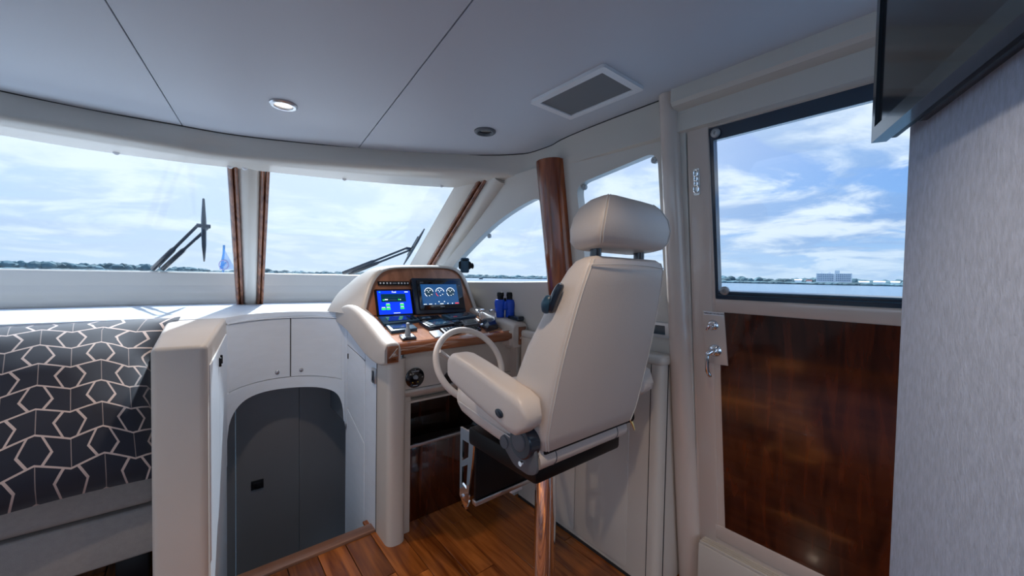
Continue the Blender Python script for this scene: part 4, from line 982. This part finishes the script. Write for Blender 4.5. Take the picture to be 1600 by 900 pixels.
# ================================================================== TELEVISION
tc_ = PX(1361, 224, 1.0); tv = thing('television', 'large black flat television hanging in front of the fabric panel', 'television', tc_)
def TV(t, d, z): return V((tc_.x, tc_.y, 0)) - TD * t + TN * d + V((0, 0, z))
z0 = tc_.z; z1 = z0 + .425; Wd = .74
TVF = mat('tv_frame', (.02, .035, .05), .25, .2, coat=.5); TVS = mat('tv_screen', (.012, .016, .02), .12, coat=.3)
b = MB(); b.plate([(0, z0), (Wd, z0), (Wd, z1), (0, z1)], [[(.014, z0 + .026), (Wd - .014, z0 + .026), (Wd - .016, z1 - .016), (.016, z1 - .016)]], lambda t, z: TV(t, 0, z), -TN * .022); b.obj('bezel', TVF, tv)
b = MB(); b.plate([(.014, z0 + .018), (Wd - .014, z0 + .018), (Wd - .014, z1 - .014), (.014, z1 - .014)], [], lambda t, z: TV(t, -.005, z), -TN * .008); b.obj('screen', TVS, tv)
b = MB(); b.plate([(.004, z0 + .004), (Wd - .004, z0 + .004), (Wd - .004, z1 - .004), (.004, z1 - .004)], [], lambda t, z: TV(t, -.022, z), -TN * .014, bev=.003); b.obj('rear_shell', BLACK, tv)
b = MB(); b.plate([(.06, z0 + .01), (Wd - .06, z0 + .01), (Wd - .06, z1 - .05), (.06, z1 - .05)], [], lambda t, z: TV(t, -.036, z), -TN * .03, bev=.008); b.obj('rear_housing', NAVY, tv)
b = MB(); b.plate([(.25, z0 + .10), (.5, z0 + .10), (.5, z0 + .3), (.25, z0 + .3)], [], lambda t, z: TV(t, -.06, z), -TN * .025); b.obj('wall_bracket', BLACK, tv)

# ================================================================== OUTSIDE
# windshield wipers: points on a plane just outside the glass
GP = V((0, 3.62, 1.30)); GN = nrm(V((0, .57, .93)))
def onG(x, y, h=.05): return PP(x, y, GP + GN * h, GN)
def wiper(label, arms, blade, joint, gnm):
    base = onG(*arms[0][0]); t = thing('windshield_wiper', label, 'wiper', base, 'windshield wipers')
    for a, c in arms:
        P0_, P1 = onG(*a), onG(*c); b = MB(); b.tube([P0_, P0_.lerp(P1, .45), P0_.lerp(P1, .5), P1], [.018, .016, .010, .009], 8); b.obj('arm', NAVY, t)
    P0_, P1 = onG(*blade[0], .035), onG(*blade[1], .035); b = MB(); b.tube([P0_, P0_.lerp(P1, .3), P0_.lerp(P1, .7), P1], [.006, .014, .014, .006], 8); bl = b.obj('blade', NAVY, t)
    b = MB(); b.tube([P0_.lerp(P1, .25) - GN * -.014, P0_.lerp(P1, .75) - GN * -.014], .012, 8); b.obj('blade_bridge', DKTEAL, bl)
    j0, j1 = onG(*joint[0]), onG(*joint[1]); b = MB(); b.tube([j0, j1], .013, 8); b.obj('link', NAVY, t)
wiper('wiper standing upright outside the wide left windshield pane', [((240, 420), (309, 352)), ((255, 420), (327, 354))], ((318, 311), (319, 408)), ((307, 352), (329, 354)), 0)
wiper('slanting wiper outside the windshield pane by the pillar', [((536, 427), (637, 387)), ((546, 428), (640, 391))], ((663, 358), (631, 413)), ((635, 388), (645, 389)), 0)
# foredeck and bow pennant
b = MB(); b.loft([[(CX - w, y, z), (CX - w * .5, y, z + .05), (CX, y, z + .06), (CX + w * .5, y, z + .05), (CX + w, y, z), (CX + w, y, z - .5), (CX - w, y, z - .5)] for y, w, z in ((3.72, 1.95, 1.16), (5.0, 1.8, 1.13), (6.5, 1.4, 1.10), (8.0, .7, 1.08), (8.8, .12, 1.06))])
tag(b.obj('foredeck', mat('white_deck', (.80, .81, .82), .5)), 'white foredeck outside ahead of the windshield', 'deck', kind='structure')
fp = PY(352, 421, 8.0); ft_ = PY(350, 385, 8.0)
pn_ = thing('bow_pennant', 'small blue and white triangular pennant with round emblem on the bow', 'flag', (fp.x, 8.0, 1.10))
b = MB(); b.tube([(ft_.x - .02, 8.0, 1.10), (ft_.x, 8.0, ft_.z + .02)], .016, 8); b.obj('staff', mat('flag_staff_blue', (.12, .30, .55), .5), pn_)
PB = lambda x, y: PY(x, y, 7.98)
b = MB(); b.poly3([PB(349.5, 387), PB(351.5, 391), PB(349, 421), PB(343, 421)], (0, .02, 0)); b.obj('blue_hoist', mat('flag_blue', (.14, .40, .80), .6), pn_)
b = MB(); b.poly3([PB(351.5, 391), PB(368, 421), PB(349, 421)], (0, .02, 0)); b.obj('white_fly', mat('flag_white', (.55, .66, .82), .7), pn_)
c = PB(349.5, 414) + V((0, -.012, 0))
b = MB(); b.tube([c + V((.062 * math.cos(2 * PI * k / 24), 0, .078 * math.sin(2 * PI * k / 24))) for k in range(24)], .007, 6, closed=True); b.obj('emblem_ring', mat('flag_mauve', (.45, .40, .62), .6), pn_)
b = MB(); b.tube([c + V((-.03, 0, -.035)), c + V((.01, 0, .0)), c + V((-.008, 0, .01)), c + V((.03, 0, .04))], .011, 6); b.obj('emblem_mark', MATS['flag_blue'], pn_)

# water
WZ = -1.7
def water_mat():
    m = bpy.data.materials.new('choppy_bay_water'); m.use_nodes = True; nt = m.node_tree; N = nt.nodes; L = nt.links; bs = N['Principled BSDF']
    bs.inputs['Base Color'].default_value = (.10, .20, .30, 1); bs.inputs['Roughness'].default_value = .16
    tc = N.new('ShaderNodeTexCoord'); nz = N.new('ShaderNodeTexNoise'); nz.inputs['Scale'].default_value = .9; nz.inputs['Detail'].default_value = 8; nz.inputs['Roughness'].default_value = .65
    L.new(tc.outputs['Object'], nz.inputs['Vector']); bp = N.new('ShaderNodeBump'); bp.inputs['Strength'].default_value = .8; bp.inputs['Distance'].default_value = .25
    L.new(nz.outputs[0], bp.inputs['Height']); L.new(bp.outputs[0], bs.inputs['Normal']); return m
b = MB()
N_ = 64; rr = [0.5, 4, 12, 40, 150, 600, 2500, 9000]
b.loft([[(r_ * math.cos(2 * PI * k / N_), r_ * math.sin(2 * PI * k / N_), WZ) for k in range(N_)] for r_ in rr], caps=False)
tag(b.obj('bay_water', water_mat()), 'pale choppy bay water stretching to the shore', 'water', kind='stuff')

# shore: low land, tree line of joined crowns, pale buildings
def yawpos(px, dist, z=WZ):
    d = ray(px, 440); d.z = 0; d.normalize(); return V((d.x * dist, d.y * dist, z))
SHORE = mat('shore_foliage_hazed', (.09, .17, .20), .9, var=.5, vscale=.05)  # distance haze is put into the leaf colour: paler and bluer green
b = MB(); ico = bmesh.new(); bmesh.ops.create_icosphere(ico, subdivisions=2, radius=1); iv = [v.co.copy() for v in ico.verts]; jf = [[v.index for v in f.verts] for f in ico.faces]; ico.free()
rg = random.Random(3)
def crown(c, rx, rz):
    vs = [b.b.verts.new(c + V((v.x * rx * rg.uniform(.9, 1.1), v.y * rx, v.z * rz * rg.uniform(.88, 1.12)))) for v in iv]
    for f in jf: b.b.faces.new([vs[k] for k in f])
def hprof(px):
    if px < 250: return 11
    if px < 420: return 7 + 2 * math.sin(px * .05)
    if px < 600: return 7
    if px < 1000: return 6
    return 10 + 2 * math.sin(px * .04)
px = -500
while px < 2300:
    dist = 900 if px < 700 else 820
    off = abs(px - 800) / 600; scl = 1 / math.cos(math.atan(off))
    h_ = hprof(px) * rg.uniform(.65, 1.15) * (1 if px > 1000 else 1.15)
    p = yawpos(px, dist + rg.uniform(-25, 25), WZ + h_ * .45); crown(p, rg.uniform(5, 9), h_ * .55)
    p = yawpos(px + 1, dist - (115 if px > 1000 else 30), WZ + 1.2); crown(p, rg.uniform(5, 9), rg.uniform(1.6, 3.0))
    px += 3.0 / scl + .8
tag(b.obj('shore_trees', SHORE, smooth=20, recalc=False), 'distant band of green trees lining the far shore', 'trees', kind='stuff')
BLDW = mat('pale_building_wall', (.86, .88, .90), .8); BLDG = mat('building_window_glass', (.05, .14, .25), .3)
def hotel():
    L0 = yawpos(1275, 745); R0 = yawpos(1331, 745); d = R0 - L0; ln = d.length; u = d.normalized(); n_ = V((-u.y, u.x, 0))
    if n_.dot(L0) < 0: n_ = -n_
    M = Matrix(((u.x, n_.x, 0, L0.x), (u.y, n_.y, 0, L0.y), (0, 0, 1, WZ), (0, 0, 0, 1)))
    t = thing('hotel_block', 'pale multi-storey building with rows of windows on the far shore', 'building', (L0 + R0) / 2)
    b = MB(); b.box(0, ln, 0, 18, 0, 17.2, M=M); b.box(ln * .525, ln * .66, -1.5, 10, 0, 21.5, M=M); b.box(ln * .11, ln * .19, 2, 10, 17, 18.6, M=M); b.box(ln * .33, ln * .44, 2, 10, 17, 18.8, M=M); b.obj('block', BLDW, t)
    wmesh = None
    for i in range(18):
        if i in (9,): continue
        for j in range(4):
            x_ = ln * (.03 + .94 * (i + .5) / 18); z_ = 6.0 + 2.75 * j; y_ = -1.7 if .525 < x_ / ln < .66 else -.2
            if wmesh is None:
                q = MB(); q.box(-.55, .55, 0, .3, 0, 1.5); o = q.obj('window', BLDG, t); wmesh = o.data
            else: o = bpy.data.objects.new('window', wmesh); COL.objects.link(o); o.parent = t
            o.matrix_parent_inverse = WORLD_INV(t); o.matrix_basis = M @ Matrix.Translation((x_, y_, z_))
hotel()
RED = mat('dark_red_roof', (.16, .05, .05), .8)
for k, (px, w, h_, lab) in enumerate(((1247, 9, 6, 'low pale house left of the large shore building'), (1264, 7, 5, 'small pale house with dark red roof on the shore'), (1350, 11, 4.5, 'low white house right of the large shore building'), (1374, 12, 5, 'long white house on the right of the shore'), (1399, 9, 5, 'white house on the shore at the door panel edge'))):
    c = yawpos(px, 760); t = thing('shore_house', lab, 'house', c, 'houses along the shore'); a = math.atan2(-c.x, c.y); M = Matrix.Translation(c) @ Matrix.Rotation(a, 4, 'Z')
    b = MB(); b.box(-w / 2, w / 2, 0, 9, 0, h_, M=M); b.obj('wall', BLDW, t)
    b = MB(); b.loft([[M @ V((x, -0.5, h_)), M @ V((x, 4.5, h_ + 2)), M @ V((x, 9.5, h_))] for x in (-w / 2 - .4, w / 2 + .4)]); b.obj('roof', RED if k == 1 else BLDW, t)
c = yawpos(751, 430); t = thing('small_motor_boat', 'tiny dark boat on the water seen through the pointed window', 'boat', c)
b = MB(); b.loft([[c + V((x * w, y, z)) for x, z in ((-1, 1.1), (-.6, .0), (.6, .0), (1, 1.1))] for y, w in ((-3, 1.2), (0, 1.3), (2.5, .8), (3.6, .1))]); b.obj('hull', NAVY, t)
b = MB(); b.box(c.x - .8, c.x + .8, c.y - 1, c.y + 1, c.z + 1.1, c.z + 2.6, .2); b.obj('cabin', LGREY, t)
